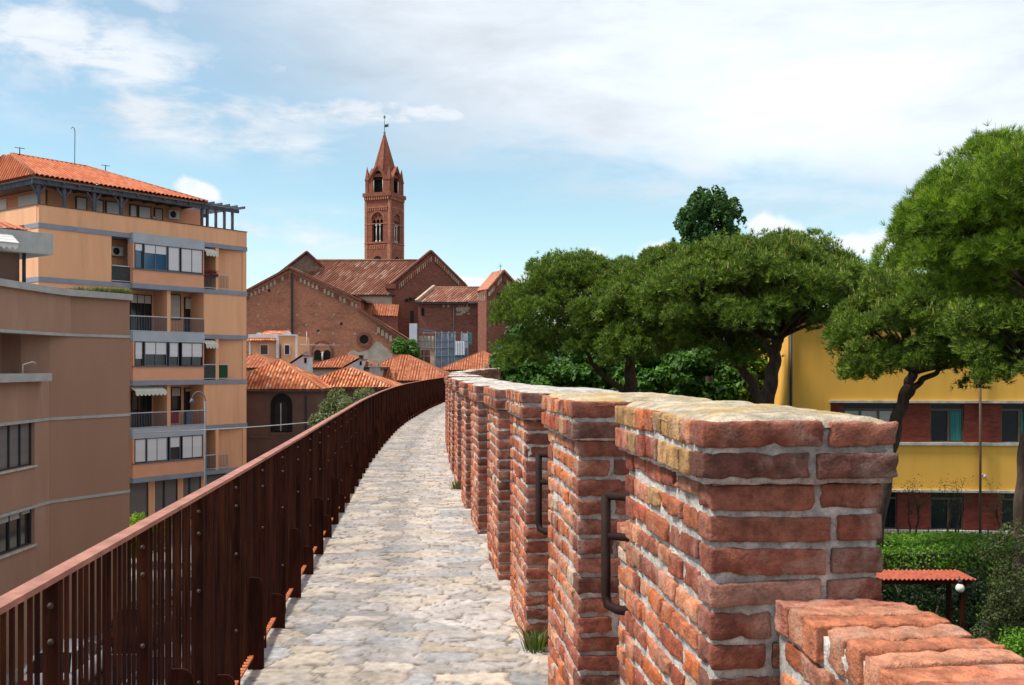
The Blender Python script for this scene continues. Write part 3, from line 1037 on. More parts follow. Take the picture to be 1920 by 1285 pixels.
# ------------------------------------------------------------------ rusted steel railing on the left of the walkway
FH = 1.075
fence = empty('metal_railing', (float(Xfe(0)), 0, 0))
tag(fence, 'long curving railing of dark rusted steel bars on the left of the walkway', 'railing')
fo = np.array((float(Xfe(0)), 0, 0))
# arc length along the fence
fy = np.linspace(-1.5, 78, 4000)
fx = Xfe(fy)
fs = np.concatenate([[0], np.cumsum(np.hypot(np.diff(fx), np.diff(fy)))])


def fpos(s_):
    return np.interp(s_, fs, fx), np.interp(s_, fs, fy)


def fdir(s_):
    x0, y0 = fpos(s_ - .05); x1, y1 = fpos(s_ + .05)
    d = np.array((x1 - x0, y1 - y0)); d /= np.linalg.norm(d)
    return d


# handrail and bottom rail as swept bars
def sweep(mb, s0, s1, off0, off1, z0, z1, st=0.25):
    S = np.arange(s0, s1, st)
    V = []
    for s_ in S:
        x_, y_ = fpos(s_); d = fdir(s_); nrm = np.array((d[1], -d[0]))
        for o_, z_ in ((off0, z0), (off1, z0), (off1, z1), (off0, z1)):
            V.append((x_ + nrm[0] * o_ - fo[0], y_ + nrm[1] * o_ - fo[1], z_))
    k = len(S)
    Fq = [(4 * i + a, 4 * i + (a + 1) % 4, 4 * i + 4 + (a + 1) % 4, 4 * i + 4 + a) for i in range(k - 1) for a in range(4)]
    Fq += [(3, 2, 1, 0), (4 * k - 4, 4 * k - 3, 4 * k - 2, 4 * k - 1)]
    mb.add(V, Fq)


k = 0.0
while k < fs[-1] - 1:
    m = MB(); sweep(m, k, min(k + 3.1965, fs[-1]) + .0001, -0.023, 0.024, FH - 0.015, FH, 3.1965 / 13)
    m.build('handrail', M['corten_rail'], fence)
    k += 3.2
m = MB(); sweep(m, 0, fs[-1], -0.028, 0.020, 0.045, 0.057)
m.build('bottom_rail', M['corten_orange'], fence)
s0 = np.interp(2.49, fy, fs)
BAY = 0.80
k0 = -int(s0 / BAY)
posts = [s0 + BAY * k for k in range(k0, 96 + k0) if s0 + BAY * k < fs[-1] - 1]


def bar(mb, s_, hw, ht, z0, z1, off=0.0):
    x_, y_ = fpos(s_); d = fdir(s_); nrm = np.array((d[1], -d[0]))
    c = (x_ + nrm[0] * off - fo[0], y_ + nrm[1] * off - fo[1], (z0 + z1) / 2)
    mb.obox(c, (d[0] * hw, d[1] * hw, 0), (nrm[0] * ht, nrm[1] * ht, 0), (0, 0, (z1 - z0) / 2))


for i, s_ in enumerate(posts):
    yy_ = fpos(s_)[1]
    d = fdir(s_); nrm = np.array((d[1], -d[0]))
    m = MB()
    bar(m, s_, 0.007, 0.019, -0.04, FH - 0.015, 0.006)
    pst = m.build('post', M['corten'], fence)
    if yy_ < 14:
        x_, y_ = fpos(s_)
        for zb in (FH - .075, FH - .165, FH - .40, 0.30):
            b_ = MB()
            c0 = Vector((x_ - fo[0] + nrm[0] * 0.008 - d[0] * 0.007, y_ - fo[1] + nrm[1] * 0.008 - d[1] * 0.007, zb))
            b_.tube([c0, c0 - Vector((d[0], d[1], 0)) * 0.008], [0.0085, 0.007], 10)
            b_.build('bolt', M['bolt'], pst)
    # stay plate with a rounded head on the path side
    tall = 0.47 if i % 2 == 0 else 0.20
    b_ = MB()
    ss = s_ + 0.42
    x_, y_ = fpos(ss); d = fdir(ss); nrm = np.array((d[1], -d[0]))
    prof = [(-.012, -.04), (.072, -.04), (.072, tall - .05)] + [(.072 - .042 * (1 - math.cos(a)), tall - .05 + .05 * math.sin(a)) for a in np.linspace(0.3, math.pi / 2, 5)] + [(-.012, tall)]
    pts = [(x_ - fo[0] + nrm[0] * o_ - d[0] * .006, y_ - fo[1] + nrm[1] * o_ - d[1] * .006, z_) for o_, z_ in prof]
    b_.extrude(pts, (d[0] * .012, d[1] * .012, 0))
    b_.build('stay_plate', M['corten'], fence)
    if i + 1 < len(posts):
        m = MB()
        s1 = posts[i + 1]
        nb = 16
        for k in range(1, nb):
            sb = s_ + (s1 - s_) * k / nb
            bar(m, sb, 0.0050 if yy_ < 30 else 0.0065, 0.0050, 0.052, FH - 0.015, -0.008 + random.uniform(-.0015, .0015))
        m.build('slat_panel', M['corten'], fence)

# ------------------------------------------------------------------ foliage builders
def leaves(mb, P, N, size, cols, jitter=0.25, up=0.3, mat_i=0, aspect=0.6):
    """a diamond leaf at every point of P facing roughly along N"""
    n_ = len(P)
    a = rng.normal(size=(n_, 3)); a /= np.linalg.norm(a, axis=1)[:, None]
    nn = N * (1 - jitter) + rng.normal(size=(n_, 3)) * jitter * 1.6 + np.array((0, 0, up))
    nn /= np.linalg.norm(nn, axis=1)[:, None] + 1e-9
    t1 = np.cross(nn, a); t1 /= np.linalg.norm(t1, axis=1)[:, None] + 1e-9
    t2 = np.cross(nn, t1)
    s_ = (size * rng.uniform(0.6, 1.3, n_))[:, None]
    V = np.stack([P - t1 * s_, P + t2 * s_ * aspect + nn * s_ * .15, P + t1 * s_, P - t2 * s_ * aspect + nn * s_ * .15], 1).reshape(-1, 3)
    c = np.asarray(cols)[rng.integers(0, len(cols), n_)] * rng.uniform(.7, 1.3, n_)[:, None]
    q = np.arange(n_ * 4).reshape(-1, 4)
    mb.add(V, q, mat_i, np.repeat(c, 4, 0))


def needles(mb, P, A, ln, wd, cols, k=9, cone=0.75):
    """tufts of pine needles: k thin blades fanning round the axis A at every point"""
    n_ = len(P)
    base = np.repeat(P, k, 0)
    ax = np.repeat(A, k, 0)
    d = ax * 0.75 + rng.normal(size=(n_ * k, 3)) * cone * .62
    d /= np.linalg.norm(d, axis=1)[:, None] + 1e-9
    q = np.cross(d, rng.normal(size=(n_ * k, 3))); q /= np.linalg.norm(q, axis=1)[:, None] + 1e-9
    l_ = (ln * rng.uniform(.7, 1.2, n_ * k))[:, None]
    V = np.stack([base - q * wd, base + q * wd, base + d * l_ + q * wd * .4, base + d * l_ - q * wd * .4], 1).reshape(-1, 3)
    ct = np.asarray(cols)[rng.integers(0, len(cols), n_)] * rng.uniform(.7, 1.3, n_)[:, None]
    c = np.repeat(ct, k, 0) * rng.uniform(.85, 1.15, n_ * k)[:, None]
    mb.add(V, np.arange(n_ * k * 4).reshape(-1, 4), 0, np.repeat(c, 4, 0))


def sph(n_):
    v = rng.normal(size=(n_, 3))
    return v / np.linalg.norm(v, axis=1)[:, None]


def limb(mb, pts, r0, r1, seg=8, wob=0.05, steps=10):
    """tapered crooked limb through the given points"""
    pts = [Vector(p) for p in pts]
    outp = []
    for i in range(len(pts) - 1):
        for k in range(steps):
            outp.append(pts[i].lerp(pts[i + 1], k / steps))
    outp.append(pts[-1])
    # smooth
    for _ in range(4):
        outp = [outp[0]] + [(outp[i - 1] + outp[i] * 2 + outp[i + 1]) / 4 for i in range(1, len(outp) - 1)] + [outp[-1]]
    n_ = len(outp)
    sd_ = random.random() * 100
    P = []
    for i, p in enumerate(outp):
        P.append(p + Vector((math.sin(i * .9 + sd_), math.cos(i * .7 + sd_ * 2), 0)) * wob * min(i, n_ - i, 6) / 6)
    mb.tube(P, [r0 + (r1 - r0) * (i / (n_ - 1)) ** .8 for i in range(n_)], seg)


PINE = [(.075, .125, .018), (.100, .155, .022), (.052, .092, .016), (.135, .19, .028), (.065, .105, .022)]
PINE_NEAR = [(.095, .165, .014), (.13, .21, .016), (.065, .12, .014), (.17, .25, .022), (.08, .14, .018)]


def stone_pine(loc, ground, crown, trunk_pts, r0, label, limbs=(), ncl=265, tuft=115, ln=0.15, wd=0.011, cols=PINE, rc=(.42, .74), k=10, candles=0.05, group='umbrella pines beyond the wall'):
    """umbrella pine: crown = (cx, cy, zb, zt, Rx, Ry) in world metres"""
    o = empty('pine_tree', (loc[0], loc[1], ground))
    tag(o, label, 'pine tree', group)
    off = np.array((loc[0], loc[1], ground))
    cx, cy, zb, zt, Rx, Ry = crown
    # clump centres under a dome, denser near its skin
    C = []
    while len(C) < ncl:
        a = rng.uniform(0, 2 * math.pi); r = rng.uniform(0, 1) ** .42
        top = zt - (zt - zb) * 0.48 * r ** 3.0 - 0.3
        bot = zb + (zt - zb) * (0.16 * (1 - r ** 1.5)) + 0.3
        w_ = rng.random()
        px3 = np.array([[cx + Rx * r * math.cos(a), cy + Ry * r * math.sin(a), 0.0]])
        top += .38 * float(vnoise(px3, .75, 61)[0]); bot += .75 * float(vnoise(px3, .6, 62)[0]) - .1
        u = rng.uniform(.80, 1) if w_ < .60 else (rng.uniform(0, .25) if w_ < .78 else rng.uniform(.1, .9))
        z = bot + (top - bot) * u
        C.append((cx + Rx * .93 * r * math.cos(a), cy + Ry * .93 * r * math.sin(a), z))
    C = np.array(C)
    rad = rng.uniform(rc[0], rc[1], ncl)
    P = []; A = []
    for c, r in zip(C, rad):
        d = sph(tuft)
        d[:, 2] = np.where(d[:, 2] < -0.25, -d[:, 2] * .6, d[:, 2])
        d /= np.linalg.norm(d, axis=1)[:, None]
        rr = r * rng.uniform(.45, 1.0, tuft) ** .4
        P.append(c + d * rr[:, None] * np.array((1, 1, .9)))
        ax = d * .8 + np.array((0, 0, .6)); A.append(ax / np.linalg.norm(ax, axis=1)[:, None])
    P = np.vstack(P) - off; A = np.vstack(A)
    stray = rng.random(len(P)) < .07
    P[stray] += rng.normal(size=(int(stray.sum()), 3)) * np.array((.16, .16, .12)) * (rc[0] + rc[1])
    cr = MB()
    needles(cr, P, A, ln, wd, cols, k)
    # pale upright candles of new growth
    if candles:
        hi = P[(P[:, 2] + off[2] > zb + (zt - zb) * .45)]
        sel = hi[rng.integers(0, len(hi), int(len(P) * candles))]
        up = np.tile((0, 0, 1.0), (len(sel), 1)) + rng.normal(size=(len(sel), 3)) * .12
        n_ = len(sel)
        q = np.cross(up, rng.normal(size=(n_, 3))); q /= np.linalg.norm(q, axis=1)[:, None]
        s0_ = sel + up * ln * .5
        l_ = ln * rng.uniform(.6, 1.2, n_)[:, None]
        V = np.stack([s0_ - q * wd * 1.1, s0_ + q * wd * 1.1, s0_ + up * l_ + q * wd * .7, s0_ + up * l_ - q * wd * .7], 1).reshape(-1, 3)
        cr.add(V, np.arange(n_ * 4).reshape(-1, 4), 0, np.array((.30, .21, .10)))
    cro = cr.build('crown', M['needle'], o)
    t = MB()
    limb(t, [Vector(p) - Vector(off) for p in trunk_pts], r0, r0 * .55, 10, .04)
    for pts, ra, rb in limbs:
        limb(t, [Vector(p) - Vector(off) for p in pts], ra, rb, 8, .06)
    fork = Vector(trunk_pts[-1])
    # twigs reaching to the clumps
    for j in rng.choice(ncl, min(40, ncl), replace=False):
        c = Vector(C[j])
        if c.z < fork.z + .5:
            continue
        mid = fork.lerp(c, .55) + Vector((0, 0, .12))
        limb(t, [fork - Vector(off), mid - Vector(off), c - Vector(off)], r0 * .26, 0.02, 5, .05, 4)
    t.build('trunk', M['bark'], o)
    return o


GR = -6.5
# the four pines beyond the parapet and the big one close on the right
a = at(1180, 720, 46)
stone_pine((a.x, a.y), GR, (at(1095, 0, 46).x, 46, at(0, 690, 46).z, at(0, 480, 46).z, 4.2, 3.9),
           [(a.x - .1, 46, GR), (a.x + .05, 46, at(0, 735, 46).z), (a.x + .05, 46, at(0, 655, 46).z)], .40,
           'umbrella pine farthest left, its broad dark crown beside the church', limbs=[([(a.x, 46, at(0, 742, 46).z), at(1125, 700, 45.5), at(1095, 655, 45)], .17, .08)], ncl=290)
a = at(1450, 740, 36.5)
stone_pine((a.x, a.y), GR, (at(1432, 0, 36.5).x, 36.3, at(0, 625, 36.5).z, at(0, 449, 36.5).z, 4.3, 3.8),
           [(a.x - .35, 36.5, GR), (at(1438, 750, 36.5).x, 36.5, at(0, 750, 36.5).z), (at(1452, 690, 36.5).x, 36.5, at(0, 680, 36.5).z), (at(1456, 640, 36.5).x, 36.5, at(0, 635, 36.5).z)], .34,
           'tall umbrella pine in the middle, its forked trunk dark against the yellow wall',
           limbs=[([at(1450, 665, 36.5), at(1425, 632, 36.2), at(1395, 612, 36)], .13, .06), ([at(1455, 650, 36.5), at(1478, 622, 36.4), at(1500, 600, 36.4)], .11, .05)], ncl=300)
a = at(1420, 740, 39)
stone_pine((at(1455, 0, 39).x, 39), GR, (at(1290, 0, 40).x, 40.5, at(0, 672, 40).z, at(0, 468, 40).z, 3.5, 3.2),
           [(at(1475, 0, 39).x, 39, GR), at(1428, 755, 39), at(1404, 708, 39), at(1372, 670, 39.5)], .27,
           'umbrella pine with a slanting trunk just left of the middle pine', ncl=230)
a = at(1700, 740, 31)
stone_pine((a.x, a.y), GR, (at(1735, 0, 31).x, 30.6, at(0, 722, 31).z, at(0, 488, 31).z, 3.0, 2.9),
           [(at(1630, 0, 31).x, 31, GR), at(1652, 930, 31), at(1679, 795, 31), at(1700, 730, 31), at(1712, 700, 31)], .26,
           'umbrella pine in front of the red brick window strips of the yellow building',
           limbs=[([at(1700, 745, 31), at(1725, 715, 31), at(1770, 690, 30.6), at(1815, 672, 30.4)], .13, .05)], ncl=250, tuft=105, rc=(.34, .6))
a = at(1945, 740, 25)
stone_pine((a.x, a.y), GR, (at(1930, 0, 25.5).x, 25.5, at(0, 712, 25.5).z, at(0, 490, 25.5).z, 1.75, 1.8),
           [(at(1902, 0, 25).x, 25, GR), at(1911, 960, 25), at(1921, 820, 25), at(1940, 700, 25)], .17, 'umbrella pine cut off by the right edge, low behind the big near pine', ncl=140, tuft=105, rc=(.34, .58))
# the big near one
cx = at(2005, 0, 16.5).x
stone_pine((at(2010, 0, 16.5).x, 16.5), GR, (cx, 16.5, at(0, 562, 16.5).z, at(0, 222, 16.5).z, 2.86, 2.6),
           [(at(2010, 0, 16.5).x, 16.5, GR), (at(2004, 0, 16.5).x, 16.5, at(0, 880, 16.5).z), (at(1985, 0, 16.5).x, 16.5, at(0, 590, 16.5).z)], .15,
           'big close umbrella pine with bright green needles filling the upper right corner', ncl=300, tuft=150, ln=.115, wd=.0038, cols=PINE_NEAR, rc=(.28, .5), k=20, candles=.06)


def broadleaf(name, loc, ground, clumps, size, cols, label, cat='tree', group=None, per=130, trunk_r=.2, trunk=True, squash=.85, up=.35, mat_=None, lift=.5):
    """tree or bush: leaf clumps (x, y, z, r) in world metres"""
    o = empty(name, (loc[0], loc[1], ground))
    tag(o, label, cat, group)
    off = np.array((loc[0], loc[1], ground))
    P = []; N = []
    for (x, y_, z, r) in clumps:
        n_ = int(per * r * r / 0.36) if per > 0 else -per
        d = sph(max(n_, 12))
        rr = r * rng.uniform(.3, 1.0, len(d)) ** .45
        P.append(np.array((x, y_, z)) + d * rr[:, None] * np.array((1, 1, squash))); N.append(d)
    P = np.vstack(P) - off; N = np.vstack(N)
    P = P + .12 * np.stack([vnoise(P, 1.7, 41), vnoise(P, 1.7, 42), vnoise(P, 1.7, 43)], 1)
    mb = MB()
    leaves(mb, P, N, size, cols, .3, up)
    mb.build('crown' if trunk else 'foliage', mat_ or M['leaf'], o)
    t = MB()
    cl = np.array(clumps)
    c0 = cl[:, :3].mean(0)
    low = Vector((loc[0], loc[1], ground)); top = Vector((c0[0], c0[1], ground + (c0[2] - ground) * lift + .05))
    limb(t, [Vector((0, 0, 0)), top - low], trunk_r, trunk_r * .7, 8, .04)
    for j in rng.choice(len(cl), min(14, len(cl)), replace=False):
        limb(t, [top - low, Vector(cl[j, :3]) - low], trunk_r * .45, .02, 5, .04, 5)
    t.build('trunk' if trunk else 'stem', M['bark'], o)
    return o


def clump_ball(cx, cy, cz, rx, ry, rz, n_, r0, r1, flat=1.0):
    out_ = []
    for _ in range(n_):
        d = sph(1)[0]
        k = rng.uniform(.25, 1.0) ** .4
        out_.append((cx + d[0] * rx * k, cy + d[1] * ry * k, cz + d[2] * rz * k, rng.uniform(r0, r1)))
    return out_


GREEN_D = [(.042, .105, .028), (.030, .078, .024), (.060, .13, .034), (.078, .15, .038)]
GREEN_B = [(.050, .125, .016), (.065, .155, .018), (.035, .09, .014), (.085, .18, .022)]
GREEN_L = [(.085, .20, .014), (.11, .24, .018), (.065, .155, .014), (.14, .27, .025)]
OLIVE = [(.165, .19, .085), (.125, .15, .065), (.215, .235, .115), (.09, .115, .045)]

# tall rounded broadleaf behind the pines
Yp = 62
c = at(1328, 415, Yp)
cl = clump_ball(c.x, Yp, c.z - .2, 2.0, 1.9, 2.1, 120, .18, .44) + clump_ball(c.x, Yp, c.z - 2.2, 2.3, 1.9, 1.5, 80, .3, .5) + clump_ball(c.x + .1, Yp, c.z - .3, 2.45, 2.0, 2.45, 110, .10, .22)
broadleaf('broadleaf_tree', (c.x, Yp), GR, cl, .12, GREEN_D, 'tall dark green broadleaf tree rising behind the umbrella pines', per=400, trunk_r=.3, squash=1.5)
# undergrowth behind the pines
for (px, py, Yq, rx, rz, n_, lb) in [(985, 740, 55, 1.7, 2.6, 40, 'leafy green tree between the church and the leftmost pine trunk'), (1085, 750, 57, 2.2, 3.2, 60, 'bushy green tree just left of the leftmost pine trunk'),
                                     (1225, 745, 54, 2.2, 3.0, 60, 'bright green tree between the leftmost pine trunk and the slanting trunk'), (1335, 742, 50, 1.9, 2.7, 50, 'green tree behind the slanting pine trunk'),
                                     (1392, 718, 47, .75, 1.9, 16, 'thin leafy tree beside the corner of the yellow building')]:
    q = at(px, py, Yq)
    broadleaf('broadleaf_tree', (q.x, Yq), GR, clump_ball(q.x, Yq, q.z, rx, rx, rz, n_, .5, .85), .17, GREEN_B, lb, group='leafy trees behind the pines', per=190, trunk_r=.14)
for (px, Yq, lb) in [(1010, 84, 'far dark tree seen through the gap beside the leftmost pine'), (1130, 88, 'far dark tree behind the leftmost pine trunk'), (1245, 86, 'far dark tree behind the leafy trees between the pine trunks'), (1350, 90, 'far dark tree left of the yellow building corner')]:
    q = at(px, 700, Yq)
    broadleaf('broadleaf_tree', (q.x, Yq), GR, clump_ball(q.x, Yq, q.z, 3.2, 2.5, 3.8, 60, 1.0, 1.5), .32, GREEN_D, lb, group='leafy trees behind the pines', per=45, trunk_r=.2)
# far tree in front of the church
q = at(760, 656, 125)
broadleaf('broadleaf_tree', (q.x, 125), -9, clump_ball(q.x, 125, q.z, 1.5, 1.4, 1.6, 30, .5, .8) + clump_ball(q.x + .1, 125, q.z - 1.9, 2.1, 1.6, 1.4, 24, .5, .8), .19, GREEN_B, 'small round green tree in front of the church scaffolding', per=110)
# olive tree beside the railing
q = at(660, 768, 46)
broadleaf('olive_tree', (q.x, 46), -9, clump_ball(q.x + .1, 46, q.z - .1, 1.35, 1.3, .95, 34, .3, .5) + clump_ball(q.x - 1.0, 46, q.z - .8, .8, .9, 1.1, 16, .3, .45) + clump_ball(q.x + 1.9, 46, q.z + .1, .8, .9, .6, 12, .25, .4) + clump_ball(q.x - 1.2, 46, q.z - 1.9, 1.0, .9, 1.0, 12, .3, .45), .06, OLIVE,
          'grey green olive tree between the railing and the tiled house', per=520, trunk_r=.12, up=.5)
# low bright shrub at the foot of the apartment block
q = at(262, 980, 52)
broadleaf('shrub', (q.x, 52), -9, clump_ball(q.x, 52, q.z - .55, 1.6, 1.1, 1.0, 46, .35, .55), .085, [(.20, .30, .015), (.25, .36, .02), (.15, .23, .012)], 'yellow green shrub at the foot of the orange apartment block', 'shrub', None, 320, .05, False)

# clipped hedge in front of the yellow building
def hedge(x0, x1, y0, y1, z0, z1, label):
    o = empty('hedge', ((x0 + x1) / 2, (y0 + y1) / 2, z0))
    tag(o, label, 'hedge')
    off = np.array(((x0 + x1) / 2, (y0 + y1) / 2, z0))
    nt = int((x1 - x0) * (y1 - y0) * 420)
    nf = int((x1 - x0) * (z1 - z0) * 380)
    P = np.vstack([np.stack([rng.uniform(x0, x1, nt), rng.uniform(y0, y1, nt), z1 + rng.normal(0, .05, nt)], 1),
                   np.stack([rng.uniform(x0, x1, nf), y0 + rng.normal(0, .06, nf), rng.uniform(z0, z1, nf)], 1)])
    N = np.vstack([np.tile((0, 0, 1.), (nt, 1)), np.tile((0, -1., 0), (nf, 1))])
    P[:, 2] += .08 * vnoise(P, .9, 51); P[:, 1] += .12 * vnoise(P, 1.1, 52)
    mb = MB()
    leaves(mb, P - off, N, .052, GREEN_L, .35, .3)
    mb.build('foliage', M['leaf'], o)
    i_ = MB()
    i_.box(x0 + .1 - off[0], x1 - .1 - off[0], y0 + .15 - off[1], y1 - .1 - off[1], 0, z1 - z0 - .12)
    i_.build('stem', M['bark'], o)


hedge(9.5, 19.5, 30.0, 33.0, GR, -4.0, 'long clipped bright green hedge in front of the yellow building')
OLV2 = [(.050, .070, .022), (.065, .085, .026), (.040, .055, .018), (.09, .10, .035)]
q = at(1905, 1085, 22)
broadleaf('shrub', (q.x, 22), GR, clump_ball(q.x + .25, 22, q.z, .85, .8, 1.1, 40, .25, .4) + clump_ball(q.x + .1, 22, q.z - 1.4, .8, .8, .8, 18, .3, .4), .036, OLV2, 'dull olive green shrub at the right edge in front of the hedge', 'shrub', None, 900, .08, False)
q = at(1925, 1235, 17)
broadleaf('shrub', (q.x, 17), GR, clump_ball(q.x + .15, 17, q.z - .15, .75, .7, .5, 30, .25, .38) + clump_ball(q.x + .1, 17, q.z - .8, .8, .8, .6, 20, .3, .4), .032, GREEN_L, 'bright green rounded shrub in the lower right corner', 'shrub', None, 1000, .08, False)
# ivy-dark shrubs in the shade under the pergola
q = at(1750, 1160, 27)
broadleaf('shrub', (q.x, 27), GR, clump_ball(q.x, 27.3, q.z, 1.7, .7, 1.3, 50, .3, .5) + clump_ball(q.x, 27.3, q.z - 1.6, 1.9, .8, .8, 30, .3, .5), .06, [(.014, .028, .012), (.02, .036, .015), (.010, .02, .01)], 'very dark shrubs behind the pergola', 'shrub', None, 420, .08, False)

# young staked trees with thin bare stems in front of the yellow building
def sapling(px0, px1, ytop, Yq, label):
    b0 = at(px0, 1010, Yq)
    o = empty('sapling', (b0.x, Yq, GR))
    tag(o, label, 'young tree', 'young thin trees in front of the yellow building')
    t = MB()
    top = at(px1, ytop, Yq)
    base = Vector((b0.x, Yq, GR))
    limb(t, [Vector((0, 0, 0)), Vector((0, 0, b0.z - GR)), top - base], .055, .025, 6, .03)
    P = []
    for k in range(9):
        e_ = top + Vector((random.uniform(-.5, .5), random.uniform(-.4, .4), random.uniform(-.15, .95)))
        limb(t, [top.lerp(base + Vector((0, 0, b0.z - GR)), random.uniform(0, .35)) - base, e_ - base], .016, .005, 4, .03, 4)
        P.append(np.array(e_ - base) + rng.normal(size=(26, 3)) * .16)
    t.build('trunk', M['bark'], o)
    mb = MB()
    P = np.vstack(P)
    leaves(mb, P, sph(len(P)), .03, OLV2, .5, .2)
    mb.build('crown', M['leaf'], o)


sapling(1706, 1704, 950, 37.5, 'thin young tree nearest the big brick merlon, in front of the lower red brick pier')
sapling(1717, 1724, 945, 37.6, 'thin young tree leaning right in front of the left red brick pier')
sapling(1777, 1783, 945, 37.5, 'thin young tree on the left before the dark lower window')
sapling(1791, 1801, 938, 37.6, 'thin leaning young tree on the right before the dark lower window')
sapling(1880, 1866, 955, 37.4, 'thin young tree leaning left at the far right before the yellow building')

# ------------------------------------------------------------------ tiled roofs
def tile_face(mb, A, B, up, V, kl=0.0, kr=0.0, p=0.22, amp=0.035, mat_i=0, per=4, u_off=0.0):
    """one roof slope: eave from A to B, slope vector up (unit), slope length V; kl, kr = how far the hips run in per metre of slope"""
    A = Vector(A); B = Vector(B); up = Vector(up).normalized()
    L = (B - A).length
    e_ = (B - A) / L
    nrm = e_.cross(up)
    if nrm.z < 0:
        nrm = -nrm
    nu = max(2, int(L / p * per))
    nv = 5
    V_ = []; U_ = []
    for i in range(nu + 1):
        u = L * i / nu
        vm = V
        if kl > 0: vm = min(vm, u / kl)
        if kr > 0: vm = min(vm, (L - u) / kr)
        h = amp * abs(math.sin(math.pi * (u + u_off) / p)) ** .6
        for j in range(nv + 1):
            v = max(vm, 0.0) * j / nv
            V_.append(tuple(A + e_ * u + up * v + nrm * h)); U_.append((u + u_off + .001, v + .001))
    Fq = [(i * (nv + 1) + j, (i + 1) * (nv + 1) + j, (i + 1) * (nv + 1) + j + 1, i * (nv + 1) + j + 1) for i in range(nu) for j in range(nv)]
    mb.add(V_, Fq, mat_i, None, U_)
    # drip edge under the first row
    a_, b_ = A - up * .03 - nrm * .03, B - up * .03 - nrm * .03
    mb.add([tuple(A - nrm * .06), tuple(B - nrm * .06), tuple(B + up * .3 - nrm * .06), tuple(A + up * .3 - nrm * .06)], [(0, 1, 2, 3)], mat_i, None, [(.01, .01), (L, .01), (L, .3), (.01, .3)])


def ridge(mb, pts, r=.09, mat_i=0):
    mb.tube(pts, r, 6, mat_i)


def hip_roof(mb, x0, x1, y0, y1, ze, zr, ov=.4, p=.22, amp=.035, mat_i=0, kx=None):
    """hip roof over a rectangle in local coordinates"""
    x0 -= ov; x1 += ov; y0 -= ov; y1 += ov
    W_, D_ = x1 - x0, y1 - y0
    half = min(W_, D_) / 2
    rise = zr - ze
    if W_ >= D_:
        sl = math.hypot(half, rise)
        k = half / sl
        yc = (y0 + y1) / 2
        tile_face(mb, (x0, y0, ze), (x1, y0, ze), (0, half, rise), sl, k, k, p, amp, mat_i)
        tile_face(mb, (x1, y1, ze), (x0, y1, ze), (0, -half, rise), sl, k, k, p, amp, mat_i)
        tile_face(mb, (x1, y0, ze), (x1, y1, ze), (-half, 0, rise), sl, k, k, p, amp, mat_i)
        tile_face(mb, (x0, y1, ze), (x0, y0, ze), (half, 0, rise), sl, k, k, p, amp, mat_i)
        r0, r1 = (x0 + half, yc, zr + .03), (x1 - half, yc, zr + .03)
    else:
        sl = math.hypot(half, rise)
        k = half / sl
        xc = (x0 + x1) / 2
        tile_face(mb, (x0, y0, ze), (x1, y0, ze), (0, half, rise), sl, k, k, p, amp, mat_i)
        tile_face(mb, (x1, y1, ze), (x0, y1, ze), (0, -half, rise), sl, k, k, p, amp, mat_i)
        tile_face(mb, (x1, y0, ze), (x1, y1, ze), (-half, 0, rise), sl, k, k, p, amp, mat_i)
        tile_face(mb, (x0, y1, ze), (x0, y0, ze), (half, 0, rise), sl, k, k, p, amp, mat_i)
        r0, r1 = (xc, y0 + half, zr + .03), (xc, y1 - half, zr + .03)
    ridge(mb, [r0, r1], .1, mat_i)
    for a, b in (((x0, y0), r0), ((x0, y1), r0 if W_ >= D_ else r1), ((x1, y0), r1 if W_ >= D_ else r0), ((x1, y1), r1)):
        ridge(mb, [(a[0], a[1], ze + .03), b], .09, mat_i)
    # dark boarding below the eaves
    mb.box(x0 + .06, x1 - .06, y0 + .06, y1 - .06, ze - .14, ze - .05, mat_i + 1)


class Frame:
    """a building's own axes: x along its front from left to right, y into the building, z from the ground"""
    def __init__(s, X, Y, ang, g):
        s.X, s.Y, s.a, s.g = X, Y, ang, g
        s.c, s.s = math.cos(ang), math.sin(ang)

    def u(s, px, wd=0.0):
        k = (px - 960.0) / F
        x0 = s.X - s.s * wd; y0 = s.Y + s.c * wd
        return (k * y0 - x0) / (s.c - k * s.s)

    def depth(s, u, wd=0.0):
        return s.Y + s.s * u + s.c * wd

    def z(s, py, u, wd=0.0):
        return EYE - (py - HZ) / F * s.depth(u, wd) - s.g


def window(parent, u0, u1, z0, z1, y_, cols=1, shutter=0.0, glass='glass', frame='dark_frame', sh='shutter', t=.05, depth=.08, name='window'):
    """window standing in the plane y_: frame, panes, roller shutter let down by the given share"""
    f = MB()
    f.box(u0, u0 + t, y_ - depth, y_ + .04, z0, z1); f.box(u1 - t, u1, y_ - depth, y_ + .04, z0, z1)
    f.box(u0 + t, u1 - t, y_ - depth, y_ + .04, z1 - t, z1); f.box(u0 + t, u1 - t, y_ - depth, y_ + .04, z0, z0 + t)
    for k in range(1, cols):
        uc = u0 + (u1 - u0) * k / cols
        f.box(uc - t / 2, uc + t / 2, y_ - depth * .7, y_ + .03, z0 + t, z1 - t)
    fo_ = f.build(name, M[frame], parent)
    if shutter < .999:
        g = MB()
        g.box(u0 + t, u1 - t, y_, y_ + .015, z0 + t, z1 - t)
        g.build('pane', M[glass], fo_)
    if shutter > 0:
        s_ = MB()
        s_.box(u0 + t, u1 - t, y_ - .045, y_ - .02, z1 - t - (z1 - z0 - 2 * t) * shutter, z1 - t - .002)
        s_.build('shutter', M[sh], fo_)
    return fo_

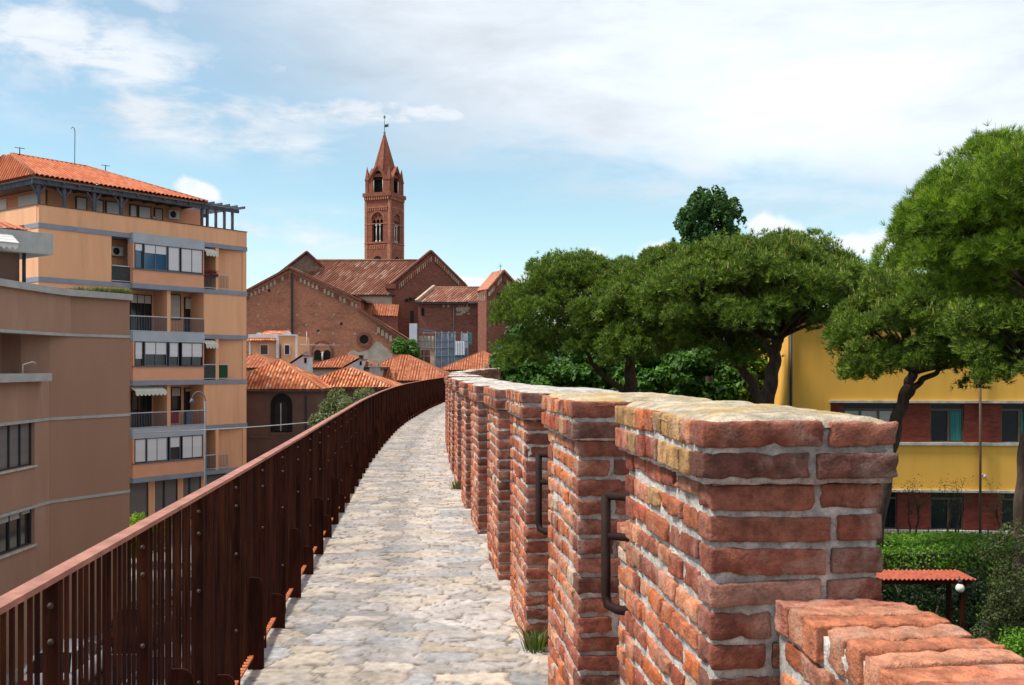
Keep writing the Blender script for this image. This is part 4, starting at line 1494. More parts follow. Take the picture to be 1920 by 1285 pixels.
# ------------------------------------------------------------------ the orange apartment block
AP = Frame(-26.73, 56.2, math.atan2(11.8, 8.59), -9.0)
ap = empty('apartment_building', (AP.X, AP.Y, AP.g), AP.a)
tag(ap, 'orange apartment block with blue grey floor bands, bay windows and a red tiled hip roof', 'apartment building')
UL = 14.6
LV = [v + 9 for v in (9.65, 6.60, 3.62, 0.63, -2.35, -5.33)]     # tops of the floor bands
BT = 0.28
AU = AP.u
back = MB(); wl = MB()
DR = 1.45                                                          # depth of the recessed balconies
# hidden body and side wall
wl.box(0.0, UL - .003, DR + .02, 13.5, 0, LV[0] - BT)
wl.box(-.002, 0.35, 0, DR + .02, 0, LV[0] - BT)
wl.box(UL - .3, UL, .01, DR + .02, 0, LV[0] - BT)
# parapet of the roof terrace
PT = LV[0] + 1.02
for a in ((0, UL, -.03, .16), (-.03, .16, .16, 13.4), (UL - .16, UL, .16, 13.4)):
    wl.box(a[0], a[1], a[2], a[3], LV[0] - .001, PT)


def panel(px0, px1, lev, y0=0.0, y1=.25, u0=None, u1=None):
    a = AU(px0) if u0 is None else u0
    b = AU(px1) if u1 is None else u1
    wl.box(a, b, y0, y1, LV[lev + 1], LV[lev] - BT)
    return a, b


rail_i = [0]


def railing(u0, u1, lev, screen=None, y_=-.02, name='balcony_railing'):
    z0 = LV[lev + 1]
    f = MB()
    f.box(u0, u1, y_ - .03, y_ + .03, z0 + .98, z0 + 1.04)
    f.box(u0, u1, y_ - .02, y_ + .02, z0 + .08, z0 + .12)
    o = f.build(name, M['rail_white'], ap)
    b_ = MB()
    if screen:
        b_.box(u0, u1, y_ + .025, y_ + .035, z0 + .12, z0 + .98)
        b_.build('screen', M[screen], o)
    else:
        n_ = max(3, int((u1 - u0) / .11))
        for k in range(n_ + 1):
            uu_ = u0 + (u1 - u0) * k / n_
            b_.box(uu_ - .010, uu_ + .010, y_ - .010, y_ + .010, z0 + .12, z0 + .98)
        b_.build('baluster', M['grey_frame'], o)
    return o


def awning(u0, u1, z_, out_=.75, drop=.28, y_=.1, par=None, name='awning'):
    """sloping cloth with a scalloped valance"""
    m_ = MB()
    m_.obox(((u0 + u1) / 2, y_ - out_ / 2, z_ - .12), ((u1 - u0) / 2, 0, 0), (0, out_ / 2, .14), (0, 0, .008))
    n_ = max(4, int((u1 - u0) / .26))
    for k in range(n_):
        a = u0 + (u1 - u0) * k / n_; b = u0 + (u1 - u0) * (k + 1) / n_
        zt = z_ - .26
        pts = [(a, y_ - out_, zt), (a, y_ - out_, zt - drop * .6), ((a * 3 + b) / 4, y_ - out_, zt - drop * .9), ((a + b) / 2, y_ - out_, zt - drop), ((a + b * 3) / 4, y_ - out_, zt - drop * .9), (b, y_ - out_, zt - drop * .6), (b, y_ - out_, zt)]
        m_.extrude(pts, (0, .012, 0))
    return m_.build(name, M['awning'], par or ap)


def ac_unit(u, y_, z_, par):
    m_ = MB()
    m_.box(u, u + .78, y_ - .30, y_, z_, z_ + .56)
    o = m_.build('air_conditioner', M['white_metal'], par)
    f = MB()
    f.tube([(u + .30, y_ - .302, z_ + .28), (u + .30, y_ - .325, z_ + .28)], .22, 16)
    f.build('fan_grille', M['iron'], o)
    return o


# floor bands
for i, zt in enumerate(LV):
    b = MB()
    b.box(-.03, UL + .03, -.06, DR, zt - BT, zt)
    if i in (0, 2, 4):                       # the band swells round the bay above or below it
        pass
    b.build('floor_band', M['bluegrey'], ap)

ux = lambda px: AU(px)
# bay-window storeys
bay_spec = {0: [('half', .28, 248, 268), ('half', .34, 270, 313), ('full', 1, 315, 337), ('full', 1, 339, 375)],
            2: [('half', .72, 248, 268), ('half', .52, 271, 313), ('half', .62, 317, 335), ('half', .62, 340, 375)],
            4: [('full', 1, 250, 274), ('full', 1, 275, 314), ('half', .45, 318, 338), ('full', 1, 341, 375)]}
BO = .28
for lev in (0, 2, 4):
    zt, zb = LV[lev], LV[lev + 1]
    panel(0, 209, lev, u0=.35)
    bu0, bu1 = ux(244.5), ux(377.5)
    b = MB()
    # side cheeks and solid breast below the windows
    b.box(bu0, bu0 + .10, -BO, .3, zb + .02, zt - BT)
    b.box(bu1 - .10, bu1, -BO, .3, zb + .02, zt - BT)
    b.box(bu0 + .10, bu1 - .10, -BO, .0, zb + .02, zb + .86)
    bo = b.build('bay_window', M['pink_panel'], ap)
    b = MB()
    b.box(bu0 - .02, bu1 + .02, -BO - .03, .2, zt - .56, zt + .06)
    b.build('cladding', M['bluegrey_light'], bo)
    b = MB()
    b.box(bu0 - .02, bu1 + .02, -BO - .03, -.062, zb - BT, zb + .018)
    b.build('floor_edge', M['bluegrey'], bo)
    b = MB()
    b.box(bu0 - .03, bu1 + .03, -BO - .07, -BO + .1, zb + .86, zb + .92)
    b.build('window_sill', M['grey_frame'], bo)
    for j, (kd, shr, p0, p1) in enumerate(bay_spec[lev]):
        a0 = AP.u(p0, -BO); a1 = AP.u(p1, -BO)
        if j in (0,): a0 = bu0 + .10
        if j == 3: a1 = bu1 - .10
        window(bo, a0, a1, zb + .92, zt - .56, -BO + .06, 1 if p1 - p0 < 30 else 2, shr if shr < 1 else .98, 'glass_blue' if lev == 0 else 'glass', 'grey_frame' if j in (1, 2) else 'dark_frame', 'shutter', .05)
    b = MB()
    b.box(bu0 + .10, bu1 - .10, .12, .2, zb + .02, zt - BT)
    b.build('room_back', M['void'], bo)
    # narrow loggia on the left of the bay
    a, c = ux(209), ux(244)
    if lev == 0:
        railing(a + .02, c - .02, lev, 'dark_screen')
        ac_unit(a + .75, DR, zb + 1.75, ap)
    # recess, pier and slanting wall on the right
    r0, r1, r2, r3 = ux(377.5), ux(404), ux(410), ux(427)
    wl.box(r1, r2, -.02, .22, zb, zt - BT)
    P0 = ux(415)
    wl.extrude([(P0, .55, zb), (UL, .0, zb), (UL, .3, zb), (P0, .85, zb)], (0, 0, zt - BT - zb))
    wl.box(r2 - .25, r2 - .05, .22, DR, zb, zt - BT)
    railing(r0 + .04, r1, lev, {0: None, 2: 'dark_screen', 4: None}[lev])
    railing(r2, r3, lev, {0: None, 2: 'green_plastic', 4: None}[lev])
    if lev in (0, 2):
        awning(r0 + .05, r1 - .1, zt - BT - .12, .55)
    # door with shutter at the back of the recess
    window(ap, r0 + .1, r0 + 1.0, zb + .05, zb + 2.3, DR - .02, 1, .95 if lev == 0 else 0.3, 'glass', 'dark_frame', 'shutter_beige', name='balcony_door')
    if lev == 0:
        fl = MB()
        fl.box(r0 + .05, r1 - .02, -.30, -.06, zb + .82, zb + .98)
        bx = fl.build('flower_box', M['iron'], None, None)
        bx.parent = None
        wp = Matrix.Translation((AP.X, AP.Y, AP.g)) @ Matrix.Rotation(AP.a, 4, 'Z')
        bx.matrix_world = wp
        tag(bx, 'flower box of crimson flowers on the top right balcony of the orange block', 'flower box')
        fl = MB()
        n_ = 420
        Pf = np.stack([rng.uniform(r0 + .02, r1 - .02, n_), rng.uniform(-.38, 0, n_), zb + .98 + rng.uniform(-.06, .26, n_)], 1)
        leaves(fl, Pf, sph(n_), .05, [(.42, .008, .075), (.34, .006, .05), (.46, .02, .11), (.05, .10, .02)], .4, .2)
        fl.build('flower', M['leaf'], bx)
# balcony storeys
for lev in (1, 3):
    zt, zb = LV[lev], LV[lev + 1]
    panel(0, 243, lev, u0=.35)
    r0, r1, r2, r3 = ux(243), ux(313), ux(319.5), ux(382)
    wl.box(r1, r2, -.02, .24, zb, zt - BT)
    panel(382, 462, lev, u1=UL)
    wl.box(r3 + .0, r3 + .15, .25, DR, zb, zt - BT)
    wl.box(r1 + .02, r1 + .16, .24, DR, zb, zt - BT)
    railing(r0, r1 - .02, lev)
    railing(r2 + .02, r3, lev)
    a = AU(243); b = AP.u(283, DR)
    if lev == 1:
        window(ap, AP.u(243, DR), AP.u(283, DR), zb + .1, zb + 2.45, DR - .02, 3, .22, 'glass', 'dark_frame', 'shutter_beige', name='balcony_door')
        window(ap, AP.u(319, DR) - .1, AP.u(338, DR), zb + .95, zb + 2.6, DR - .02, 1, .95, 'glass', 'dark_frame', 'shutter_beige')
        window(ap, AP.u(345, DR), AP.u(360, DR), zb + .05, zb + 2.45, DR - .02, 1, .3, 'glass', 'dark_frame', 'shutter_beige', name='balcony_door')
    else:
        window(ap, AP.u(246, DR), AP.u(283, DR), zb + .05, zb + 2.3, DR - .02, 3, .0, 'glass', 'dark_frame', name='balcony_door')
        window(ap, AP.u(322, DR) - .1, AP.u(338, DR), zb + .95, zb + 2.5, DR - .02, 1, .35, 'glass', 'dark_frame', 'shutter_beige')
        window(ap, AP.u(345, DR), AP.u(360, DR), zb + .05, zb + 2.45, DR - .02, 1, .08, 'glass', 'dark_frame', 'shutter_beige', name='balcony_door')
        awning(r0 + .1, AU(304), zt - BT - .1, .6)
# laundry over the lower balcony rail
wp = Matrix.Translation((AP.X, AP.Y, AP.g)) @ Matrix.Rotation(AP.a, 4, 'Z')
for (p0, p1, hh, mt, lb) in [(323, 338, .85, 'red_cloth', 'dark red cloth hung inside the third floor balcony railing behind the street lamp'), (352, 361, 1.0, 'blue_cloth', 'grey blue cloth hung on the balcony railing behind the street lamp')]:
    cm = MB()
    a, b = AU(p0), AU(p1)
    n_ = 14
    V = []
    for i in range(n_ + 1):
        uu_ = a + (b - a) * i / n_
        yy_ = .10 + .03 * math.sin(i * 1.9)
        V += [(uu_, yy_ - .006, LV[4] + .98), (uu_, yy_ - .006 + .02, LV[4] + .98 - hh * .85), (uu_, yy_ + .006 + .02, LV[4] + .98 - hh * .85), (uu_, yy_ + .006, LV[4] + .98)]
    Fq = [(4 * i + k, 4 * i + (k + 1) % 4, 4 * i + 4 + (k + 1) % 4, 4 * i + 4 + k) for i in range(n_) for k in range(4)]
    cm.add(V, Fq)
    co = cm.build('laundry', M[mt])
    co.matrix_world = wp
    tag(co, lb, 'laundry')
# ground floor: shuttered openings between piers
zt = LV[5] - BT
for p0, p1 in ((0, 200), (243, 249), (285, 297), (340, 350), (384, 394), (430, 462)):
    a = .35 if p0 == 0 else AU(p0); b = UL if p1 == 462 else AU(p1)
    wl.box(a, b, .35, .6, 0, zt)
wl.box(.35, UL, .36, .58, 0, .55)
for p0, p1 in ((249, 285), (297, 315), (315, 340), (350, 363), (363, 384), (394, 430)):
    window(ap, AU(p0), AU(p1), .55, zt - .05, .5, 1, .98, 'glass', 'dark_frame', 'shutter_grey', .07)
wl.build('wall', M['orange'], ap)
# coping
c_ = MB()
c_.box(-.07, UL + .04, -.07, .20, PT, PT + .05)
c_.box(-.07, .20, .20, 13.4, PT, PT + .05)
c_.build('coping', M['frame_brown'], ap)
# set back top floor with its shutters
AW = 2.0
aw = MB()
AZ0, AZ1 = LV[0], 12.05 + 9
UE = AP.u(378, AW)
aw.box(1.6, UE, AW, 9.0, AZ0, AZ1)
ao = aw.build('top_floor', M['pink_panel'], ap)
for (p0, p1, col_) in [(141, 162, 'shutter'), (177, 193, 'shutter'), (197, 224, 'shutter'), (242, 256, 'shutter'), (258, 282, 'shutter'), (288, 304, 'shutter_beige')]:
    window(ap, AP.u(p0, AW), AP.u(p1, AW), AZ0 + .05, AZ1 - .25, AW - .03, 1, .98, 'glass', 'frame_brown', col_, .06, name='terrace_door')
for (w0, w1) in ((3.0, 5.2), (6.6, 8.4)):
    s_ = MB()
    s_.box(1.555, 1.59, w0, w1, AZ0 + .05, AZ1 - .2)
    s_.build('terrace_door', M['shutter'], ap)
ac_unit(AP.u(312, AW), AW - .01, AZ0 + 1.55, ap)
q = MB(); q.tube([(AP.u(172, AW), AW - .1, AZ1 - .7), (AP.u(172, AW), AW - .22, AZ1 - .75)], .09, 10); q.build('wall_lamp', M['white_metal'], ap)
q = MB(); q.tube([(AP.u(285, AW), AW - .1, AZ1 - .9), (AP.u(285, AW), AW - .22, AZ1 - .95)], .09, 10); q.build('wall_lamp', M['white_metal'], ap)
q = MB(); q.box(AP.u(85, AW), AP.u(88, AW), AW - .05, AW, AZ0, AZ1 - .1); q.build('downpipe', M['frame_brown'], ap)
# roof
rf = MB()
EZ = 12.22 + 9; RZ = 14.0 + 9
ru0, ru1, rw0 = -.45, AP.u(389, -.3), -.35
RW, RI, RJ = 4.1, .85, 6.0
up_f = Vector((0, RW, RZ - EZ)); sl_f = up_f.length
tile_face(rf, (ru0, rw0, EZ), (ru1, rw0, EZ), up_f, sl_f, RI / sl_f, RJ / sl_f, .30, .13, 0, 8)
up_l = Vector((RI, 0, RZ - EZ)); sl_l = up_l.length
tile_face(rf, (ru0, rw0 + 9.0, EZ), (ru0, rw0, EZ), up_l, sl_l, RW / sl_l, RW / sl_l, .30, .13, 0, 8)
up_r = Vector((-RJ, 0, RZ - EZ)); sl_r = up_r.length
tile_face(rf, (ru1, rw0, EZ), (ru1, rw0 + 9.0, EZ), up_r, sl_r, RW / sl_r, RW / sl_r, .30, .11, 0, 5)
tile_face(rf, (ru1, rw0 + 9, EZ), (ru0, rw0 + 9, EZ), (0, -RW, RZ - EZ), sl_f, RJ / sl_f, RI / sl_f, .24, .045, 0, 2)
for pts in ([(ru0, rw0, EZ + .04), (ru0 + RI, rw0 + RW, RZ + .05)], [(ru0 + RI, rw0 + RW, RZ + .05), (ru1 - RJ, rw0 + RW, RZ + .05)], [(ru1, rw0, EZ + .04), (ru1 - RJ, rw0 + RW, RZ + .05)], [(ru0, rw0 + 9, EZ + .04), (ru0 + RI, rw0 + RW + .8, RZ + .05)]):
    ridge(rf, pts, .11)
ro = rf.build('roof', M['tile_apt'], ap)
ev = MB()
ev.box(ru0 + .05, ru1 - .05, rw0 + .06, rw0 + 9, EZ - .13, EZ - .055)
evo = ev.build('eave_soffit', M['wood_soffit'], ro)
bm_ = MB()
bm_.box(ru0 + .02, ru1 + .1, rw0 + .20, rw0 + .34, EZ - .40, EZ - .135)
bm_.box(ru0 + .20, ru0 + .34, rw0 + .34, rw0 + 9, EZ - .40, EZ - .135)
k = ru0 + .8
while k < ru1:
    bm_.box(k, k + .09, rw0 + .02, AW - .01, EZ - .26, EZ - .132)
    k += .95
bm_.build('eave_beam', M['wood_dark'], ro)
for p_ in (68, 122, 178, 229):
    q = MB()
    uu_ = AP.u(p_, -.05) if p_ > 70 else .02
    q.box(uu_ - .08, uu_ + .08, -.02, .14, PT + .05, EZ - .402)
    for sg in (-1, 1):
        q.beam((uu_ + sg * .08, .06, EZ - .95), (uu_ + sg * .45, .06, EZ - .42), .07, .09)
    q.build('roof_post', M['wood_dark'], ap)
q = MB()
q.box(.0, .15, 4.9, 5.05, PT + .05, EZ - .402)
q.build('roof_post', M['wood_dark'], ap)
# bare pergola at the right end
pg = MB()
for p_ in (379, 389, 405, 421, 436):
    uu_ = AP.u(p_, .05)
    pg.box(uu_ - .07, uu_ + .07, -.0, .14, PT + .05, EZ - .32)
pgu1 = AP.u(437, 0) + .5
pg.box(ru1 - .4, pgu1, -.02, .16, EZ - .32, EZ - .10)
pg.box(ru1 - .4, pgu1, 3.4, 3.58, EZ - .32, EZ - .10)
k = ru1 + .15
while k < pgu1:
    pg.box(k, k + .08, -.75, 4.4, EZ - .10, EZ + .06)
    k += .62
pgo = pg.build('pergola', M['wood_dark'], ap)
# chimney, aerials
ch = MB()
cu_, cw_ = -.2, 5.4
ch.box(cu_ - .75, cu_ + .45, cw_ - .45, cw_ + .45, EZ + .6, RZ - .05)
cho = ch.build('chimney', M['white_plaster'], ro)
ch = MB()
for k in range(3):
    ch.box(cu_ - .8, cu_ + .5, cw_ - .5, cw_ + .5, RZ + .05 + k * .24, RZ + .17 + k * .24)
ch.box(cu_ - .6, cu_ + .3, cw_ - .3, cw_ + .3, RZ - .05, RZ + .55)
ch.build('cowl', M['grey_frame'], cho)
rp = AP.u(140, 3.5)
an = MB()
zt = AP.z(240, rp, 3.5)
an.tube([(rp, 3.5, RZ - .1), (rp + .02, 3.5, zt - .25), (rp - .02, 3.5, zt - .05), (rp - .12, 3.5, zt + .03), (rp - .22, 3.5, zt - .08)], .022, 5)
an.build('aerial', M['iron'], ap)
for p_, zz in ((37, .5), (198, .35)):
    rp = AP.u(p_, 3.6)
    an = MB()
    an.tube([(rp, 3.6, RZ - .1), (rp, 3.6, RZ + zz)], .03, 5)
    an.tube([(rp - .3, 3.6, RZ + zz * .9), (rp + .3, 3.6, RZ + zz * .95)], .02, 4)
    an.build('aerial', M['iron'], ap)

# ------------------------------------------------------------------ the brown building on the left
BR = Vector((-15.36, 40.0, -9))
br = empty('brown_building', BR)
tag(br, 'brown plastered apartment house with a curved roof edge, its side wall windowless', 'apartment building')
bl = lambda pts: [(x - BR.x, y - BR.y) for x, y in pts]
G9 = 9.0
low = [(-17.24, 18.0), (-17.10, 36.8), (-15.36, 40.0), (-24, 48), (-34, 40), (-34, 18)]
m = MB(); m.prism(bl([(-17.097, 36.806), (-15.36, 40.0), (-24, 48), (-34, 40)]), 0, 2.74 + G9)
m.prism(bl([(-16.66, 37.6), (-15.362, 39.996), (-24, 47.9), (-27, 41)]), 2.74 + G9, 4.2 + G9)
m.build('side_wall', M['brown'], br)
# left front with openings
m = MB()
W_L = -17.24
def xl(y): return -17.24 + (-17.10 + 17.24) * (y - 18) / 18.8
def lwall(y0, y1, z0, z1):
    m.prism(bl([(xl(y0), y0), (xl(y1), y1), (xl(y1) - .45, y1), (xl(y0) - .45, y0)]), z0 + G9, z1 + G9)


def ypx(px):           # depth of the left front seen at this column
    k = (px - 960) / F
    return (-17.24 - .14 * 18 / 18.8) / (k - .14 / 18.8)


yw = ypx(65)           # right edge of the windows
yw0 = yw - 3.1
lwall(18, yw0, -9, 1.02); lwall(yw, 36.8, -9, 1.02)
rows = [(-9, -5.3), (-4.85 + 0, -4.85), ]
zA0 = EYE - (872 - HZ) / F * yw; zA1 = EYE - (788 - HZ) / F * yw
zB0 = EYE - (1020 - HZ) / F * yw; zB1 = EYE - (946 - HZ) / F * yw
lwall(yw0, yw, zA1, 1.02); lwall(yw0, yw, zB1, zA0); lwall(yw0, yw, -9, zB0)
lwall(18, 25.5, 1.02, 2.74)
m.prism(bl([(-17.9, 36.3), (-17.1, 36.8), (-19.5, 41), (-34, 40), (-34, 18), (-18.6, 18), (-18.6, 36.3)]), 1.02 + G9, 2.74 + G9)
# upper storey standing forward, its corner rounded
arc = [(-16.92, 18.0), (-16.88, 33.5), (-16.84, 35.6), (-16.80, 36.6), (-16.74, 37.2), (-16.658, 37.6)]
m.prism(bl(arc + [(-27, 41), (-34, 40), (-34, 18)]), 2.742 + G9, 4.2 + G9)
wlo = m.build('front_wall', M['brown_left'], br)
# recess: pale glass door, dark jamb
yd = ypx(24)
f = MB(); f.box(-18.57 - BR.x, -18.5 - BR.x, yd - 2.2 - BR.y, yd - BR.y, 1.35 + G9, 2.7 + G9)
f.build('balcony_door', M['concrete'], br)
f = MB(); f.box(-18.57 - BR.x, -18.45 - BR.x, yd - BR.y, yd + .5 - BR.y, 1.3 + G9, 2.7 + G9)
f.build('door_jamb', M['void'], br)
# balcony slab
ysb_ = ypx(103)
m = MB(); m.prism(bl([(-16.72, 18.0), (-16.72, 36.2), (-18.4, 36.2), (-18.4, 18.0)]), 1.03 + G9, 1.31 + G9)
m.build('balcony_slab', M['concrete'], br)
# hose bracket on the balcony
m = MB()
pb = at(33, 682, 35.4)
m.tube([(-17.0 - BR.x, 34.6 - BR.y, 1.31 + G9), (-17.0 - BR.x, 34.6 - BR.y, 1.62 + G9), (-16.95 - BR.x, 35.2 - BR.y, 1.72 + G9), (-16.95 - BR.x, 35.45 - BR.y, 1.66 + G9)], .022, 6)
m.build('washing_line_arm', M['white_metal'], br)
# pale string courses
for zc, y_first in ((2.80, 36.8), (-.33, 36.8), (-3.40, 36.8)):
    m = MB()
    e = .035
    if zc > 2:
        pts = [(-16.92 + e, 18.0), (-16.88 + e, 33.5), (-16.84 + e, 35.6), (-16.80 + e, 36.6), (-16.74 + e, 37.2), (-16.62, 37.56), (-15.36 + e, 40.0 - e * .4), (-15.5, 40.15), (-16.9, 38), (-17.5, 35), (-17.5, 18)]
    else:
        pts = [(-17.24 + e, 18.0), (-17.10 + e, 36.8 - e * .3), (-15.36 + e, 40.0 - e * .4), (-15.5, 40.15), (-17.3, 37), (-17.4, 18)]
    m.prism(bl(pts), zc - .11 + G9, zc - .005 + G9)
    m.build('string_course', M['concrete'], br)
# windows of the left front
def side_window(za, zb, shut):
    x_ = xl(yw)
    f = MB()
    t = .06
    f.box(x_ - .22 - BR.x, x_ - .12 - BR.x, yw0 - BR.y, yw - BR.y, za + G9, za + t + G9)
    f.box(x_ - .22 - BR.x, x_ - .12 - BR.x, yw0 - BR.y, yw - BR.y, zb - t + G9, zb + G9)
    for k in range(5):
        yy_ = yw0 + (yw - yw0 - t) * k / 4
        f.box(x_ - .22 - BR.x, x_ - .12 - BR.x, yy_ - BR.y, yy_ + t - BR.y, za + t + G9, zb - t + G9)
    fo_ = f.build('window', M['dark_frame'], br)
    g = MB(); g.box(x_ - .20 - BR.x, x_ - .18 - BR.x, yw0 - BR.y, yw - BR.y, za + .03 + G9, zb - .03 + G9)
    g.build('pane', M['shutter_grey' if shut is None else 'glass'], fo_)
    s_ = MB(); s_.box(x_ - .3 - BR.x, x_ + .07 - BR.x, yw0 - .1 - BR.y, yw + .08 - BR.y, za - .07 + G9, za - .002 + G9)
    s_.build('sill', M['sill'], fo_)
    if shut:
        h = (zb - za) * shut
        s_ = MB()
        s_.box(x_ - .17 - BR.x, x_ - .14 - BR.x, yw0 + .05 - BR.y, yw - .7 - BR.y, zb - h * 1.3 + G9, zb - .03 + G9)
        s_.box(x_ - .17 - BR.x, x_ - .14 - BR.x, yw - .64 - BR.y, yw - .07 - BR.y, zb - h + G9, zb - .03 + G9)
        s_.build('shutter', M['concrete'], fo_)


side_window(zA0, zA1, None)
side_window(zB0, zB1, .2)
# roof slab edge
e = .16
m = MB()
pts = [(-16.92 + e, 17.8), (-16.88 + e, 33.5), (-16.84 + e, 35.6), (-16.80 + e, 36.5), (-16.70 + e, 37.1), (-16.60 + e, 37.45), (-15.36 + e, 39.9), (-15.30, 40.2), (-24, 48.2), (-34.2, 40), (-34.2, 17.8)]
m.prism(bl(pts), 4.2 + G9, 4.44 + G9)
m.build('roof_slab', M['concrete'], br)
# roof-top flat: pale fascia on a rough dark wall, tiled lean-to, pipe, awning
pA, pB = Vector((-18.75, 36.6)), Vector((-17.55, 38.1))
dr = (pB - pA).normalized(); nr = Vector((-dr.y, dr.x))
pA2 = pA - dr * 6
m = MB(); m.prism(bl([tuple(pA2), tuple(pB), tuple(pB + nr * 5), tuple(pA2 + nr * 5)]), 5.82 + G9, 6.62 + G9)
fa = m.build('rooftop_fascia', M['concrete'], br)
m = MB()
i_ = .95
pC = pB - dr * 1.05
m.prism(bl([tuple(pA2 + nr * .5), tuple(pC + nr * .5), tuple(pC + nr * 5), tuple(pA2 + nr * 5)]), 4.44 + G9, 5.82 + G9)
m.build('rooftop_wall', M['house_dark'], br)
m = MB()
pd_ = pB - dr * .95 + nr * .35
m.tube([(pd_.x - BR.x, pd_.y - BR.y, 4.44 + G9), (pd_.x - BR.x, pd_.y - BR.y, 5.82 + G9)], .07, 8)
m.build('downpipe', M['iron'], br)
m = MB()
A_ = pA2 - dr * .0; B_ = pB - dr * .75
tile_face(m, (A_.x - BR.x, A_.y - BR.y, 6.66 + G9), (B_.x - BR.x, B_.y - BR.y, 6.66 + G9), Vector((nr.x * 2, nr.y * 2, .62)), 2.4, 0, .55, .24, .045, 0, 8)
m.build('rooftop_tiles', M['tile_apt'], br)
m = MB()
aA = pA - dr * 1.5 - nr * .02; aB = pA + dr * .32 - nr * .02
for k in range(9):
    a = aA.lerp(aB, k / 9); b = aA.lerp(aB, (k + 1) / 9); md = (a + b) / 2
    of = -nr * .55
    m.extrude([(a.x + of.x - BR.x, a.y + of.y - BR.y, 6.05 + G9), (a.x + of.x - BR.x, a.y + of.y - BR.y, 5.92 + G9), (md.x + of.x - BR.x, md.y + of.y - BR.y, 5.82 + G9), (b.x + of.x - BR.x, b.y + of.y - BR.y, 5.92 + G9), (b.x + of.x - BR.x, b.y + of.y - BR.y, 6.05 + G9)], (nr.x * .01, nr.y * .01, 0))
for j in range(3):
    m.obox(((aA.x + aB.x) / 2 - nr.x * (.15 + .2 * j) - BR.x, (aA.y + aB.y) / 2 - nr.y * (.15 + .2 * j) - BR.y, 6.36 - .12 * j + G9), ((aB - aA).x / 2, (aB - aA).y / 2, 0), (-nr.x * .1, -nr.y * .1, -.055), (0, 0, .012))
m.build('awning', M['white_metal'], br)
# roof garden
m = MB()
GC = [(.08, .12, .03), (.12, .15, .045), (.05, .085, .025), (.17, .17, .07), (.10, .11, .03)]
o = empty('roof_garden', (-16.2, 38.6, 4.44))
tag(o, 'low straggly plants growing along the roof edge of the brown building', 'roof plants', None, None)
for k in range(46):
    t = random.random() ** .7
    px = 62 + t * 180
    big = 1.0 if px > 150 else .5
    yq = 37.2 + (px - 62) / 180 * 2.7
    q = at(px, 545, yq + .25)
    blades(m, (q.x + .0 - (-16.2), q.y - 38.6, 0), int(34 * big), (.30 if px > 150 else .16), .24, GC, .009)
m.build('foliage', M['leaf'], o)
for px, hh in ((203, .52),):
    pass

# ------------------------------------------------------------------ the yellow building on the right
YF = Frame(11.65, 42.0, math.atan2(-.076, .997), -6.5)
yb = empty('yellow_building', (YF.X, YF.Y, YF.g), YF.a)
tag(yb, 'yellow plastered building with dark red brick window strips behind the pine trees', 'building')
zt1 = 6.5 + .02; zs1 = 6.5 - 1.62; zt2 = 6.5 - 3.70; zs2 = 6.5 - 5.28; ZR = 6.5 + 3.6
YU = 16.0
us = YF.u(1557)
wy = MB()
wy.box(0, us, 0, .35, 0, ZR)
wy.box(us, YU, 0, .35, zt1 + .10, ZR)
wy.box(us, YU, 0, .35, zt2 + .10, zs1 - .12)
wy.box(us, YU, 0, .35, 0, zs2 - .12)
wy.box(0.002, .35, .35, 12, 0, ZR)
wy.box(.35, YU, 11.6, 12, 0, ZR)
wy.box(YU - .3, YU, .35, 11.6, 0, ZR)
wy.build('wall', M['yellow'], yb)
rfm = MB(); rfm.box(-.25, YU + .2, -.25, 12.2, ZR + .002, ZR + .25); rfm.build('roof_edge', M['sill'], yb)
